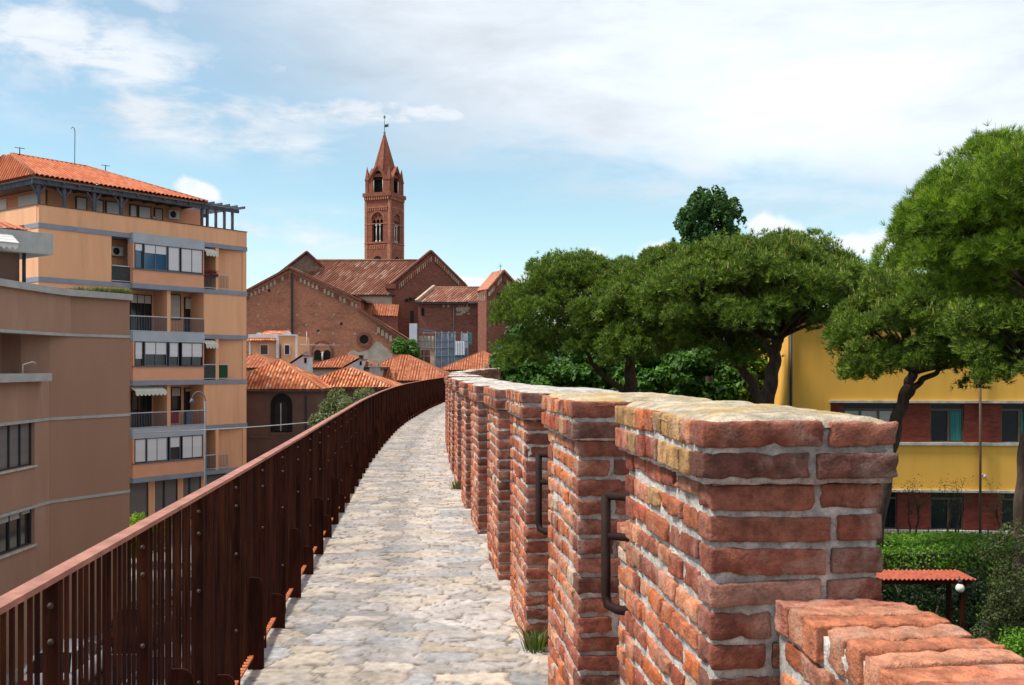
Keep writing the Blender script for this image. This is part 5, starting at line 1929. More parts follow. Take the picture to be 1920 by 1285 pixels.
# window strips
wn = [(1580, 1683, 3), (1745, 1808, 2), (1878, 1941, 2), (2010, 2073, 2)]
for (zt_, zs_, lv) in ((zt1, zs1, 0), (zt2, zs2, 1)):
    b = MB()
    b.box(us - .05, YU, -.10, .3, zt_ + .002, zt_ + .098)
    b.build('lintel_band', M['sill'], yb)
    b = MB()
    b.box(us - .05, YU, -.09, .3, zs_ - .118, zs_ - .002)
    b.build('sill_band', M['sill'], yb)
    edges = [us] + [YF.u(p) for w_ in wn for p in w_[:2]] + [YU]
    for k in range(0, len(edges), 2):
        if edges[k + 1] - edges[k] > .02:
            b = MB()
            b.box(edges[k], edges[k + 1], .03, .3, zs_, zt_)
            b.build('brick_pier', M['yb_brick'], yb)
    for j, (p0, p1, nc) in enumerate(wn):
        u0, u1 = YF.u(p0), YF.u(p1)
        t = .06
        f = MB()
        ztr = zt_ - .28
        f.box(u0, u0 + t, .12, .2, zs_, zt_); f.box(u1 - t, u1, .12, .2, zs_, zt_)
        f.box(u0 + t, u1 - t, .12, .2, zt_ - .05, zt_); f.box(u0 + t, u1 - t, .12, .2, zs_, zs_ + .05)
        f.box(u0 + t, u1 - t, .115, .2, ztr - .04, ztr + .04)
        for k in range(1, nc):
            uc = u0 + (u1 - u0) * (k / nc + (.06 if nc == 2 else 0))
            f.box(uc - .045, uc + .045, .118, .2, zs_ + .05, ztr - .04)
        fo_ = f.build('window', M['frame_brown'], yb)
        g = MB(); g.box(u0 + t, u1 - t, .17, .185, zs_ + .03, zt_ - .03); g.build('pane', M['glass'], fo_)
        # curtain drawn to the right inside the pane's plane
        if nc == 2:
            cu = MB()
            a, c = u0 + (u1 - u0) * .62, u1 - t - .01
            n_ = 24
            V = []
            for i in range(n_ + 1):
                x_ = a + (c - a) * i / n_
                V += [(x_, .155 + .012 * math.sin(i * 1.7), zs_ + .06), (x_, .155 + .012 * math.sin(i * 1.7), ztr - .05), (x_, .168, ztr - .05), (x_, .168, zs_ + .06)]
            cu.add(V, [(4 * i + k, 4 * i + (k + 1) % 4, 4 * i + 4 + (k + 1) % 4, 4 * i + 4 + k) for i in range(n_) for k in range(4)])
            if j in (1, 2) and lv == 0 or j == 2:
                cu.build('curtain', M['curtain'], fo_)
        elif lv == 0:
            cu = MB(); cu.box(u0 + .12, u1 - .15, .150, .165, zs_ + .5, ztr - .06); cu.build('blind', M['concrete'], fo_)
ib = MB(); ib.box(us + .02, YU - .32, .32, .36, .2, zt1); ib.build('room_back', M['void'], yb)
d_ = MB(); ud = YF.u(1835)
d_.tube([(ud, -.17, .0), (ud, -.17, ZR - .1)], .055, 8); d_.build('downpipe', M['frame_brown'], yb)
d_ = MB(); d_.tube([(.10, -.08, 0), (.10, -.08, ZR - .1)], .06, 8); d_.build('downpipe', M['iron'], yb)
d_ = MB(); ul = YF.u(1843)
d_.tube([(ul, 0, 6.5 - 2.95), (ul, -.16, 6.5 - 2.95), (ul, -.18, 6.5 - 3.06)], [.04, .05, .10], 8)
d_.build('wall_lamp', M['rail_white'], yb)
d_ = MB(); d_.box(-.03, .0, 6.2, 7.0, 6.5 - .55, 6.5 + .15); d_.build('window', M['iron'], yb)

# thin mesh fence in front of it
fm = empty('wire_fence', (12.5, 36.6, GR))
tag(fm, 'thin dark wire fence between the hedge and the yellow building', 'fence')
b = MB()
for k in range(9):
    b.tube([(k * 1.1 - .5, 0, 0), (k * 1.1 - .5, 0, 2.2)], .025, 6)
b.build('post', M['iron'], fm)
b = MB()
for k in range(12):
    b.tube([(-.5, 0, .1 + k * .18), (8.3, 0, .1 + k * .18)], .006, 4, cap=False)
for k in range(74):
    b.tube([(-.5 + k * .12, .005, .1), (-.5 + k * .12, .005, 2.15)], .006, 4, cap=False)
b.build('wire_mesh', M['iron'], fm)

# pergola with a red corrugated roof, a globe lamp under it
pr = empty('garden_shelter', (10.4, 25.8, GR))
tag(pr, 'garden shelter with a red corrugated roof on dark posts below the hedge', 'shelter')
b = MB()
x0, x1 = 8.9 - 10.4, 11.80 - 10.4
n_ = 150
V = []
for i in range(n_ + 1):
    x_ = x0 + (x1 - x0) * i / n_
    h = .022 * math.sin(i * 2 * math.pi / 6)
    V += [(x_, -.50, 2.66 + h), (x_, .55, 2.68 + h), (x_, .55, 2.665 + h), (x_, -.50, 2.645 + h)]
b.add(V, [(4 * i + k, 4 * i + 4 + k, 4 * i + 4 + (k + 1) % 4, 4 * i + (k + 1) % 4) for i in range(n_) for k in range(4)], 0, None, None, False)
b.build('roof', M['corrugated'], pr)
for px_, py_ in ((x0 + .15, -.38), (x1 - .3, -.38), (x0 + .15, .42), (x1 - .3, .42)):
    b = MB(); b.box(px_ - .05, px_ + .05, py_ - .05, py_ + .05, 0, 2.60); b.build('post', M['corten'], pr)
b = MB()
b.box(x0, x1 - .1, -.44, -.34, 2.52, 2.62); b.box(x0, x1 - .1, .38, .48, 2.53, 2.63)
b.beam((x1 - .9, -.38, 1.75), (x1 - .32, -.38, 1.05), .035, .035)
b.build('roof_beam', M['corten'], pr)
gl = MB()
q = at(1800, 1103, 25.0)
gl.lathe([(.001, -.11), (.058, -.095), (.097, -.052), (.11, 0), (.097, .052), (.06, .095), (.03, .108)], 0, 0, 16)
lo = empty('globe_lamp', (q.x, 25.0, q.z))
tag(lo, 'white globe lamp hanging under the red corrugated shelter roof', 'lamp')
gl.build('globe', M['globe'], lo)
gl = MB(); gl.lathe([(.001, .20), (.045, .20), (.05, .12), (.001, .118)], 0, 0, 10); gl.tube([(0, 0, .19), (0, .05, .30)], .012, 6); gl.build('cap', M['iron'], lo)

# ------------------------------------------------------------------ town houses between the wall and the church
def house(name, label, X0, X1, Y0, Y1, ze, zr, wallm, tilem, ang=0.0, ov=.4, p=.25, amp=.085, cat='house'):
    o = empty(name, (X0, Y0, -9), ang)
    tag(o, label, cat)
    b = MB(); b.box(0, X1 - X0, 0, Y1 - Y0, 0, ze + 9 - .08); b.build('wall', M[wallm], o)
    r_ = MB(); hip_roof(r_, 0, X1 - X0, 0, Y1 - Y0, ze + 9, zr + 9, ov, p, amp)
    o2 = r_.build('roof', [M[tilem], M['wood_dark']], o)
    return o


h1 = house('tiled_house', 'low dark house with a bright orange hip roof just behind the apartment block', -21.2, -14.1, 72.0, 79.0, -.16, 1.96, 'house_dark', 'tile_new')
# arched dark window with iron bar, pilasters
def arch_poly(u0, u1, z0, zs, n_=10):
    r = (u1 - u0) / 2; c = (u0 + u1) / 2
    return [(u0, z0), (u1, z0)] + [(c + r * math.cos(a), zs + r * math.sin(a)) for a in np.linspace(0, math.pi, n_)]


hz = lambda py: 9 + EYE - (py - HZ) / F * 72
hx = lambda px: (px - 960) / F * 72 + 21.2
b = MB()
b.extrude([(u, -.02, z) for u, z in arch_poly(hx(508), hx(548), hz(810), hz(758))], (0, -.05, 0))
wo = b.build('window', M['void'], h1)
b = MB()
b.extrude([(u, -.071, z) for u, z in arch_poly(hx(516), hx(539), hz(808), hz(764))], (0, -.02, 0))
b.build('pane', M['glass'], wo)
b = MB(); b.box(hx(526.5), hx(528), -.13, -.095, hz(808), hz(756)); b.build('glazing_bar', M['rail_white'], wo)
b = MB(); b.box(hx(505), hx(551), -.10, -.0, hz(816), hz(811)); b.build('sill', M['house_dark'], wo)
b = MB(); b.box(hx(572), hx(575), -.08, -.0, hz(860), hz(742)); b.build('downpipe', M['iron'], h1)
b = MB(); b.box(hx(466), hx(600), -.05, 0, hz(822), hz(816)); b.build('string_course', M['house_dark'], h1)
house('tiled_house', 'house with a speckled orange tiled roof rising behind the olive tree', -16.6, -9.3, 76.0, 83.0, -.12, 1.36, 'house_dark', 'tile_new', 0, .35)
house('tiled_house', 'house with a wide striped terracotta hip roof left of the far end of the walkway', -16.3, -5.4, 95, 105, .10, 2.55, 'house_pale', 'tile_far')
house('tiled_house', 'house with an orange hip roof just left of the pines and below the church', -7.6, 1.0, 108, 117, 1.05, 3.15, 'house_pale', 'tile_far')
house('tiled_house', 'house with a dull red roof in front of the small peach building', -25.5, -19.4, 84, 90, 1.35, 2.55, 'house_pale', 'tile_far')
house('tiled_house', 'house with a small orange roof below the twin arched church window', -18.6, -12.4, 91, 98, 1.35, 2.55, 'house_pale', 'tile_far')
# small white gabled attics on the roofs
def attic(px0, px1, ytop, ybot, Yq, label, chim):
    a = at(px0, ybot, Yq); b_ = at(px1, ytop, Yq)
    W_ = b_.x - a.x; H_ = b_.z - a.z
    o = empty('roof_attic', (a.x, Yq, a.z - 1.5))
    tag(o, label, 'attic', 'white gabled attics among the tiled roofs')
    m_ = MB()
    m_.extrude([(0, 0, 0), (W_, 0, 0), (W_, 0, H_ + 1.5), (W_ * .78, 0, H_ + 1.5), (0, 0, 1.55)], (0, 2.2, 0))
    m_.build('wall', M['white_plaster'], o)
    m_ = MB()
    tile_face(m_, (-.15, -.15, 1.62), (-.15, 2.4, 1.62), Vector((W_ * .80, 0, H_)), math.hypot(W_ * .80, H_) + .1, 0, 0, .25, .03, 0, 3)
    m_.beam((W_ * .74, 1.1, H_ + 1.6), (W_ + .1, 1.1, H_ + 1.52), 2.5, .08)
    m_.build('roof', M['tile_far'], o)
    m_ = MB(); m_.box(W_ * .84, W_ * .95, -.04, 0, H_ * .5 + 1.4, H_ * .95 + 1.4); m_.build('window', M['void'], o)
    m_ = MB(); m_.box(W_ * .80, W_ * .99, .1, .6, H_ + 1.55, H_ + 1.85); m_.box(W_ * .77, W_ * 1.02, .06, .64, H_ + 1.85, H_ + 1.92); m_.build('chimney', M[chim], o)
    return o


attic(536, 577, 668, 690, 88, 'small white gabled attic with a dark slit window, left of the twin arched church window', 'concrete')
attic(645, 680, 675, 691, 90, 'small white gabled attic in front of the pale plaster patch of the church', 'iron')
def chimney(px, y0, y1, Yq, w_, mt, label):
    a = at(px, y1, Yq); t_ = at(px, y0, Yq)
    o = empty('chimney', (a.x, Yq, a.z - .8))
    tag(o, label, 'chimney', 'chimneys on the old town roofs')
    h = t_.z - a.z + .8
    m_ = MB(); m_.box(-w_ / 2, w_ / 2, -w_ / 2, w_ / 2, 0, h - .22); m_.build('stack', M[mt], o)
    m_ = MB(); m_.box(-w_ * .62, w_ * .62, -w_ * .62, w_ * .62, h - .22, h - .13)
    for sx_ in (-1, 1):
        m_.box(sx_ * w_ * .4 - .05, sx_ * w_ * .4 + .05, -.08, .08, h - .13, h)
    m_.box(-w_ * .62, w_ * .62, -w_ * .5, w_ * .5, h, h + .07)
    m_.build('cap', M[mt], o)


chimney(703, 683, 696, 86, .8, 'concrete', 'stubby grey chimney on the roof right of the white attics')
chimney(751, 657, 676, 96.5, .34, 'church', 'slim brown chimney at the top of the striped terracotta roof') if False else None
chimney(811, 659, 684, 102, .42, 'plaster_old', 'slim pale brown chimney in front of the grey scaffold sheets')
chimney(742, 699, 709, 94, .14, 'church', 'thin brick flue on the lower edge of the striped roof')
chimney(912, 684, 697, 106.5, .3, 'plaster_old', 'small pale flue on the orange roof left of the pines')
b = MB()
b.tube([at(575, 670, 86), at(575, 622, 86)], .03, 5); b.tube([at(562, 647, 86), at(640, 647.5, 86)], .018, 4)
for px_ in (565, 570, 580, 588, 600):
    b.tube([at(px_, 644, 86), at(px_, 651, 86)], .012, 4)
tag(b.build('tv_aerial', M['rail_white']), 'thin pale television aerial above the tiled roofs', 'aerial')

# small peach building with a curved crest
pb_ = empty('peach_building', (at(467, 0, 98).x, 98, -9))
tag(pb_, 'small peach coloured building with white trim and a curved crest in front of the church', 'building')
px_ = lambda p: (p - 467) / F * 98
pz_ = lambda y_: 9 + EYE - (y_ - HZ) / F * 98
b = MB(); b.box(0, px_(521), 0, 6, 0, pz_(634)); b.box(px_(521), px_(557), -.25, 6, 0, pz_(630))
b.build('wall', M['peach'], pb_)
b = MB()
b.box(-.05, px_(521), -.12, .25, pz_(633.9), pz_(627)); b.box(px_(521), px_(557) + .05, -.33, .2, pz_(630), pz_(627.5))
b.box(px_(519), px_(524), -.30, .0, pz_(672), pz_(630)); b.box(px_(555), px_(558), -.30, 0, pz_(672), pz_(630)); b.box(0, px_(470), -.06, 0, pz_(668), pz_(640))
b.extrude([(px_(533) + (px_(546) - px_(533)) * (.5 - .5 * math.cos(a)), -.3, pz_(627.5) + .30 * math.sin(a)) for a in np.linspace(0, math.pi, 9)], (0, .4, 0))
b.extrude([(px_(481) + (px_(489) - px_(481)) * (.5 - .5 * math.cos(a)), -.1, pz_(627) + .18 * math.sin(a)) for a in np.linspace(0, math.pi, 9)], (0, .3, 0))
b.build('white_trim', M['white_plaster'], pb_)
b = MB(); tile_face(b, (-.1, -.55, pz_(639)), (px_(519), -.55, pz_(639)), (0, .5, .2), .55, 0, 0, .22, .03); tile_face(b, (px_(484), .3, pz_(627)), (px_(532), .3, pz_(627)), (0, 3, .45), 3, 0, 0, .22, .03)
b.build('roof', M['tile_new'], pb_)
for p0, p1, ya in ((489, 502, 0), (535.5, 543.5, -.25)):
    b = MB(); b.box(px_(p0) - .1, px_(p1) + .1, ya - .05, ya, pz_(666), pz_(646)); wo = b.build('window', M['white_plaster'], pb_)
    b = MB(); b.box(px_(p0), px_(p1), ya - .07, ya - .052, pz_(664.5), pz_(647.5)); b.build('pane', M['glass'], wo)
b = MB(); b.tube([(px_(527), -.32, pz_(672)), (px_(527), -.32, pz_(645))], .05, 6); b.build('downpipe', M['iron'], pb_)

# ------------------------------------------------------------------ the church
CY = 145.0
chx = empty('church', (at(543, 0, CY).x, CY, -9))
tag(chx, 'large old red brick church with stepped gables and weathered tile roofs', 'church')
co = np.array((at(543, 0, CY).x, CY, -9.0))
L_ = lambda p: tuple(np.array(tuple(p)) - co)
Q = lambda px, py, Y=CY: L_(at(px, py, Y))
QB = lambda px, Y=CY: (at(px, 0, Y).x - co[0], Y - co[1], 0.0)


def corbels(mb, p0, p1, n_, wd, ht, outv, pale=.4, drop=.0):
    """frieze of little hanging arches below a slope"""
    p0 = np.array(p0); p1 = np.array(p1)
    d = (p1 - p0) / n_
    dh = np.array((d[0], d[1], 0)); dh /= np.linalg.norm(dh)
    ov = np.array(outv)
    mb.beam(Vector(p0) + Vector(tuple(ov * .42)) + Vector((0, 0, .03 - drop)), Vector(p1) + Vector(tuple(ov * .42)) + Vector((0, 0, .03 - drop)), float(np.linalg.norm(ov)) * .8, .12, 0)
    for k in range(n_):
        c = p0 + d * (k + .5)
        mb.obox(c + ov * .5 + np.array((0, 0, -drop - ht / 2)), dh * wd / 2, ov * .5, (0, 0, ht / 2), 1 if random.random() < pale else 0)


# west gable facing us
top = [(420, 571), (543, 505), (676, 566), (676, 582), (762, 641), (790, 655)]
pts = [QB(420)] + [Q(a, b_) for a, b_ in top] + [QB(790)]
m = MB(); m.extrude(pts, (0, 4.6, 0)); m.build('gable_wall', M['church'], chx)
m = MB()
for (a, b_) in (((420, 570), (543, 503.5)), ((543, 503.5), (678, 565)), ((674, 582), (764, 641.5)), ((762, 641), (790, 655))):
    pa, pb2 = Vector(Q(*a)), Vector(Q(*b_))
    m.beam(pa + Vector((0, 2.1, .1)), pb2 + Vector((0, 2.1, .1)), 5.0, .28)
m.build('verge', M['church_dark'], chx)
m = MB()
for (a, b_) in (((543, 502), (690, 566)), ((674, 580.5), (775, 644))):
    pa, pb2 = Vector(Q(*b_)), Vector(Q(*a))
    up = pb2 - pa
    tile_face(m, tuple(pa + Vector((0, 0, .15))), tuple(pa + Vector((0, 4.7, .15))), up, up.length, 0, 0, .34, .05, 0, 3)
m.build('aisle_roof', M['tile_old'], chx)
def frieze(*a, mats=('church_dark', 'church_stone')):
    m_ = MB()
    corbels(m_, *a)
    m_.build('corbel_frieze', [M[k] for k in mats], chx)


frieze(Q(425, 575), Q(541, 513), 16, .30, .62, (0, -.16, 0), .75)
frieze(Q(546, 513), Q(672, 572), 17, .30, .62, (0, -.16, 0), .75)
frieze(Q(706, 611), Q(752, 642), 6, .42, .9, (0, -.16, 0), .95)
m = MB(); m.box(Q(546, 0)[0], Q(549.5, 0)[0], -.22, -.0, 0, Q(0, 512)[2]); m.build('downpipe', M['iron'], chx)
# putlog stones
m = MB()
for a, b_ in [(522, 547), (485, 571), (484, 592), (557, 591), (593, 590), (626, 590), (573, 610), (561, 625), (598, 624), (625, 625), (665, 626), (705, 626), (626, 645), (653, 646), (738, 648), (572, 638), (600, 571), (640, 560)]:
    p = Q(a, b_); m.box(p[0] - .13, p[0] + .13, -.03, 0, p[2] - .16, p[2] + .16)
m.build('putlog_stone', M['church_stone'], chx)
m = MB()
for a, b_ in [(572, 610), (597, 621), (530, 630), (640, 607), (505, 545)]:
    p = Q(a, b_); m.box(p[0] - .16, p[0] + .16, -.02, 0, p[2] - .2, p[2] + .2)
m.build('putlog_hole', M['void'], chx)
# round window
c = np.array(Q(683, 637))
m = MB()
ring = []
for rr, yy_ in ((1.12, 0.0), (1.12, -.10), (.70, -.10), (.62, .0)):
    ring.append([(c[0] + rr * math.cos(a), yy_, c[2] + rr * math.sin(a)) for a in np.linspace(0, 2 * math.pi, 28, endpoint=False)])
V = [p for r_ in ring for p in r_]
m.add(V, [(i * 28 + k, i * 28 + (k + 1) % 28, (i + 1) * 28 + (k + 1) % 28, (i + 1) * 28 + k) for i in range(3) for k in range(28)])
ro_ = m.build('round_window', M['church_dark'], chx)
m = MB(); m.extrude([(c[0] + .69 * math.cos(a), -.02, c[2] + .69 * math.sin(a)) for a in np.linspace(0, 2 * math.pi, 24, endpoint=False)], (0, -.02, 0)); m.build('pane', M['void'], ro_)
# twin arched window
m = MB()
def archq(u0, u1, yb, ys):
    a, b_ = Q(u0, yb), Q(u1, ys)
    return arch_poly(a[0], b_[0], a[2], b_[2], 12)


m.extrude([(u, -.09, z) for u, z in archq(584, 625, 676, 659)], (0, .09, 0)); wo = m.build('arched_window', M['church_dark'], chx)
m = MB(); m.extrude([(u, -.12, z) for u, z in archq(588, 621, 675, 660)], (0, .026, 0)); m.build('recess', M['church'], wo)
m = MB()
for a, b_ in ((589, 603), (607, 620)):
    m.extrude([(u, -.14, z) for u, z in archq(a, b_, 675, 663)], (0, .018, 0))
m.build('light', M['void'], wo)
m = MB(); p = Q(605, 0); m.tube([(p[0], -.2, Q(0, 676)[2]), (p[0], -.2, Q(0, 661)[2])], .11, 8); m.box(p[0] - .2, p[0] + .2, -.3, -.1, Q(0, 662)[2], Q(0, 660)[2]); m.build('column', M['column'], wo)
# patch of old plaster with an uneven edge
m = MB()
pl = [(650, 700), (650, 664), (656, 659), (664, 657), (672, 661), (682, 659), (692, 656), (698, 649), (704, 642), (708, 641), (714, 643), (720, 650), (728, 655), (736, 664), (738, 700)]
m.extrude([Q(a, b_) for a, b_ in pl], (0, -.02, 0)); m.build('plaster_patch', M['plaster_old'], chx)
# nave with its long roof
A_, B_ = Q(515, 553, 150), Q(741, 553, 150)
up = Vector((5.6, 3.0, 5.45))
m = MB()
tile_face(m, A_, B_, up, up.length, 0, 0, .42, .15, 0, 5)
rA, rB = Vector(A_) + up, Vector(B_) + up
ridge(m, [rA + Vector((0, 0, .05)), rB + Vector((0, 0, .05))], .2)
tile_face(m, tuple(rB + Vector((5.6, 3, -5.45))), tuple(rA + Vector((5.6, 3, -5.45))), Vector((-5.6, -3.0, 5.45)), up.length, 0, 0, .34, .07, 0, 2)
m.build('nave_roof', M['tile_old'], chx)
m = MB(); m.extrude([QB(515, 150), QB(741, 150), L_(at(741, 554, 150)), L_(at(515, 554, 150))], (0, 6, 0)); m.build('nave_wall', M['plaster_old'], chx)
m = MB(); m.box(A_[0], B_[0], A_[1] - .35, A_[1], A_[2] - .22, A_[2] - .06); m.build('gutter', M['iron'], chx)
# aisle roof below it
m = MB()
a, b_ = L_(at(670, 590, 147.5)), L_(at(745, 594, 147.5))
tile_face(m, a, b_, Vector((0, 2.4, 1.9)), 3.0, 0, 0, .42, .12, 0, 5); m.build('aisle_roof', M['tile_far'], chx)
m = MB(); m.extrude([QB(664, 147.6), QB(746, 147.6), L_(at(746, 594, 147.6)), L_(at(664, 590, 147.6))], (0, 1.5, 0)); m.build('aisle_wall', M['church_dark'], chx)
# right gable of the nave
g0, g1, g2 = at(739, 533, 149.9), at(812, 472, 152), at(877, 536, 154)
gp = [QB(739, 149.9), L_(g0), L_(g1), L_(g2), QB(877, 154)]
m = MB(); m.extrude(gp, (-.9, .25, 0)); m.build('gable_wall', M['church_dark'], chx)
m = MB()
m.beam(Vector(L_(g0)) + Vector((-.45, .1, .12)), Vector(L_(g1)) + Vector((-.45, .1, .12)), 1.25, .26)
m.beam(Vector(L_(g1)) + Vector((-.45, .1, .12)), Vector(L_(g2)) + Vector((-.45, .1, .12)), 1.25, .26)
m.box(L_(g0)[0] - 1.3, L_(g0)[0] + .3, L_(g0)[1] - .5, L_(g0)[1] + .8, L_(g0)[2] - .7, L_(g0)[2] + .05)
m.build('verge', M['church_dark'], chx)
m = MB()
gdir = Vector((at(877, 0, 154).x - at(739, 0, 149.9).x, 4.1, 0)).normalized(); gn = Vector((gdir.y, -gdir.x, 0))
frieze(Vector(L_(g0)) + Vector((.6, .1, -.15)), Vector(L_(g1)) + Vector((-.2, 0, -.75)), 17, .17, .7, tuple(gn * .2), .5, mats=('church', 'church_stone'))
frieze(Vector(L_(g1)) + Vector((.2, 0, -.75)), Vector(L_(g2)) + Vector((-.5, -.2, -.15)), 17, .17, .7, tuple(gn * .2), .6, mats=('church', 'church_stone'))
m = MB()
for (a, b_) in ((763, 563), (770, 561), (778, 562)):
    p = at(a, b_, 150.6); m.box(L_(p)[0] - .2, L_(p)[0] + .2, L_(p)[1] - .35, L_(p)[1], L_(p)[2] - .2, L_(p)[2] + .2)
m.build('putlog_hole', M['void'], chx)
# left gable parapet
sh = Vector((-18.9, 0, 0))
h0, h1_, h2 = Vector(L_(g0)) + sh, Vector(L_(g1)) + sh + Vector((0, 0, -.15)), Vector(L_(g2)) + sh
m = MB(); m.extrude([tuple(h0 - Vector((0, 0, 8))), tuple(h0), tuple(h1_), tuple(h2), tuple(h2 - Vector((0, 0, 8)))], (-.9, .25, 0)); m.build('gable_wall', M['parapet'], chx)
m = MB(); m.beam(h0 + Vector((-.5, 0, .12)), h1_ + Vector((-.5, 0, .12)), 1.5, .24); m.beam(h1_ + Vector((-.5, 0, .12)), h2 + Vector((-.5, 0, .12)), 1.5, .24); m.build('verge', M['church_dark'], chx)
# side chapel
a, b_ = L_(at(783, 567, 146)), L_(at(900, 567, 146))
upc = Vector((2.4, 3.0, 2.4))
m = MB(); tile_face(m, a, b_, upc, upc.length, 0, 0, .42, .14, 0, 5)
ridge(m, [Vector(a) + upc, Vector(b_) + upc], .18); m.build('chapel_roof', M['tile_old'], chx)
m = MB(); m.extrude([QB(784, 146.2), QB(901, 146.2), L_(at(901, 568, 146.2)), L_(at(784, 568, 146.2))], (0, 4, 0)); m.build('chapel_wall', M['church_dark'], chx)
m = MB(); m.beam(Vector(a) + Vector((-.2, 0, .2)), Vector(a) + upc + Vector((-.2, 0, .2)), .5, .35); m.build('verge', M['church_stone'], chx)
m = MB(); m.box(a[0] - .2, b_[0], a[1] - .3, a[1], a[2] - .3, a[2] - .07); m.build('gutter', M['iron'], chx)
m = MB()
frieze(L_(at(790, 569, 146.2)), L_(at(896, 569, 146.2)), 24, .24, .6, (0, -.12, 0), .35)
m = MB()
for (x0_, x1_, y0_, y1_) in ((790, 795, 578, 592), (769, 776, 583, 606)):
    p, p2 = L_(at(x0_, y1_, 146.1)), L_(at(x1_, y0_, 146.1)); m.box(p[0], p2[0], p[1] - .05, p[1] + .12, p[2], p2[2])
m.build('window', M['void'], chx)
m = MB()
for p_ in (851,):
    p = L_(at(p_, 570, 146)); m.tube([(p[0], p[1] - .15, 4), (p[0], p[1] - .15, p[2])], .09, 6)
m.build('downpipe', M['iron'], chx)
m = MB()
for j in range(26):
    p = L_(at(random.uniform(858, 880), 570 + random.uniform(2, 20), 146.18)); s_ = random.uniform(.12, .4)
    m.box(p[0] - s_, p[0] + s_, p[1] - .03 - .002 * j, p[1], p[2] - s_ * .5, p[2] + s_ * .5)
m.build('plaster_patch', M['church_stone'], chx)
# right gable block with a cross
e0, e1, e2, e3 = at(912, 545, 140), at(942, 509, 141), at(977, 547, 142.2), at(896, 543, 143.5)
m = MB(); m.extrude([QB(912, 140), L_(e0), L_(e1), L_(e2), QB(977, 142.2)], tuple(e3 - e0 - Vector((0, 0, e3.z - e0.z)))); m.build('gable_wall', M['church_dark'], chx)
m = MB()
dv = (e3 - e0); dv.z = 0
for p, q_ in ((e0, e1), (e1, e2)):
    pa = Vector(L_(p)) + dv * .45 + Vector((0, 0, .12)); pb2 = Vector(L_(q_)) + dv * .45 + Vector((0, 0, .12))
    m.beam(pa, pb2, 4.2, .25)
m.build('verge', M['church'], chx)
m = MB()
frieze(Vector(L_(e0)) + Vector((.3, -.02, -.2)), Vector(L_(e1)) + Vector((-.1, -.02, -.7)), 9, .2, .7, (.04, -.16, 0), .5)
frieze(Vector(L_(e1)) + Vector((.1, -.02, -.7)), Vector(L_(e2)) + Vector((-.3, -.02, -.2)), 10, .2, .7, (.04, -.16, 0), .6)
pS = Vector(L_(e0)); pE = Vector(L_(e3))
frieze(pS + Vector((-.05, .3, -.6)), pE + Vector((0, 0, -.6)), 4, .25, .9, (-.12, -.05, 0), .9)
m = MB()
for a_ in (929, 941, 954):
    p = L_(at(a_, 556, 140.9)); m.box(p[0] - .35, p[0] + .35, p[1] - .25, p[1] + .2, p[2] - .6, p[2] + .5)
m.build('window', M['void'], chx)
m = MB(); p = L_(e1)
m.tube([(p[0] - .3, p[1] + .6, p[2]), (p[0] - .3, p[1] + .6, p[2] + 1.15)], .045, 5); m.tube([(p[0] - .55, p[1] + .6, p[2] + .8), (p[0] - .05, p[1] + .6, p[2] + .8)], .045, 5)
m.build('cross', M['copper'], chx)

# scaffolding with sheets in front of the chapel
sf = empty('scaffolding', (at(830, 0, 138).x, 138, -9))
tag(sf, 'scaffolding hung with grey and white sheets in front of the church', 'scaffolding')
so_ = np.array((at(830, 0, 138).x, 138, -9.))
S_ = lambda px, py: at(px, py, 138) - Vector(so_)
m = MB()
for p_ in (817, 828, 841, 853, 866, 877):
    m.tube([(S_(p_, 0).x, -.1, 0), (S_(p_, 0).x, -.1, S_(0, 622).z)], .06, 5); m.tube([(S_(p_, 0).x, 1.1, 0), (S_(p_, 0).x, 1.1, S_(0, 622).z)], .06, 5)
for y_ in (625, 640, 653, 668):
    m.tube([(S_(783, 0).x, -.12, S_(0, y_).z), (S_(878, 0).x, -.12, S_(0, y_).z)], .05, 5)
for p_ in (784, 795):
    m.tube([(S_(p_, 0).x, 0, 0), (S_(p_, 0).x, 0, S_(0, 622).z)], .06, 5)
m.beam((S_(783, 0).x, .2, S_(0, 616).z), (S_(818, 0).x, .2, S_(0, 622.5).z), .5, .2)
m.build('pole', M['grey_frame'], sf)


def drape(mb, px0, px1, y0, y1, yo):
    n_ = 20
    V = []
    for i in range(n_ + 1):
        x_ = S_(px0 + (px1 - px0) * i / n_, 0).x
        w0 = yo + .05 * math.sin(i * 1.3)
        V += [(x_, w0, S_(0, y1).z), (x_, w0, S_(0, y0).z), (x_, w0 + .02, S_(0, y0).z), (x_, w0 + .02, S_(0, y1).z)]
    mb.add(V, [(4 * i + k, 4 * i + (k + 1) % 4, 4 * i + 4 + (k + 1) % 4, 4 * i + 4 + k) for i in range(n_) for k in range(4)])


m = MB(); drape(m, 817, 853, 624, 690, .05); drape(m, 853, 878, 655, 690, .05); m.build('grey_sheet', M['mesh_sheet'], sf)
m = MB(); drape(m, 864, 877, 625, 655, .0); drape(m, 853, 872, 640, 666, -.3); m.build('white_sheet', M['sheet_white'], sf)
m = MB(); drape(m, 877, 884, 624, 646, -.1); m.build('green_netting', M['copper'], sf)
m = MB(); m.box(S_(768, 0).x, S_(782, 0).x, -.4, .6, S_(0, 650).z, S_(0, 607).z); m.build('white_hoist_box', M['sheet_white'], sf)
m = MB(); drape(m, 785, 815, 630, 656, .7); m.build('brick_stack', M['plaster_old'], sf)
m = MB(); m.box(S_(930, 0).x, S_(942, 0).x, -.4, .8, S_(0, 662).z, S_(0, 640).z); m.build('white_sheet', M['sheet_white'], sf)

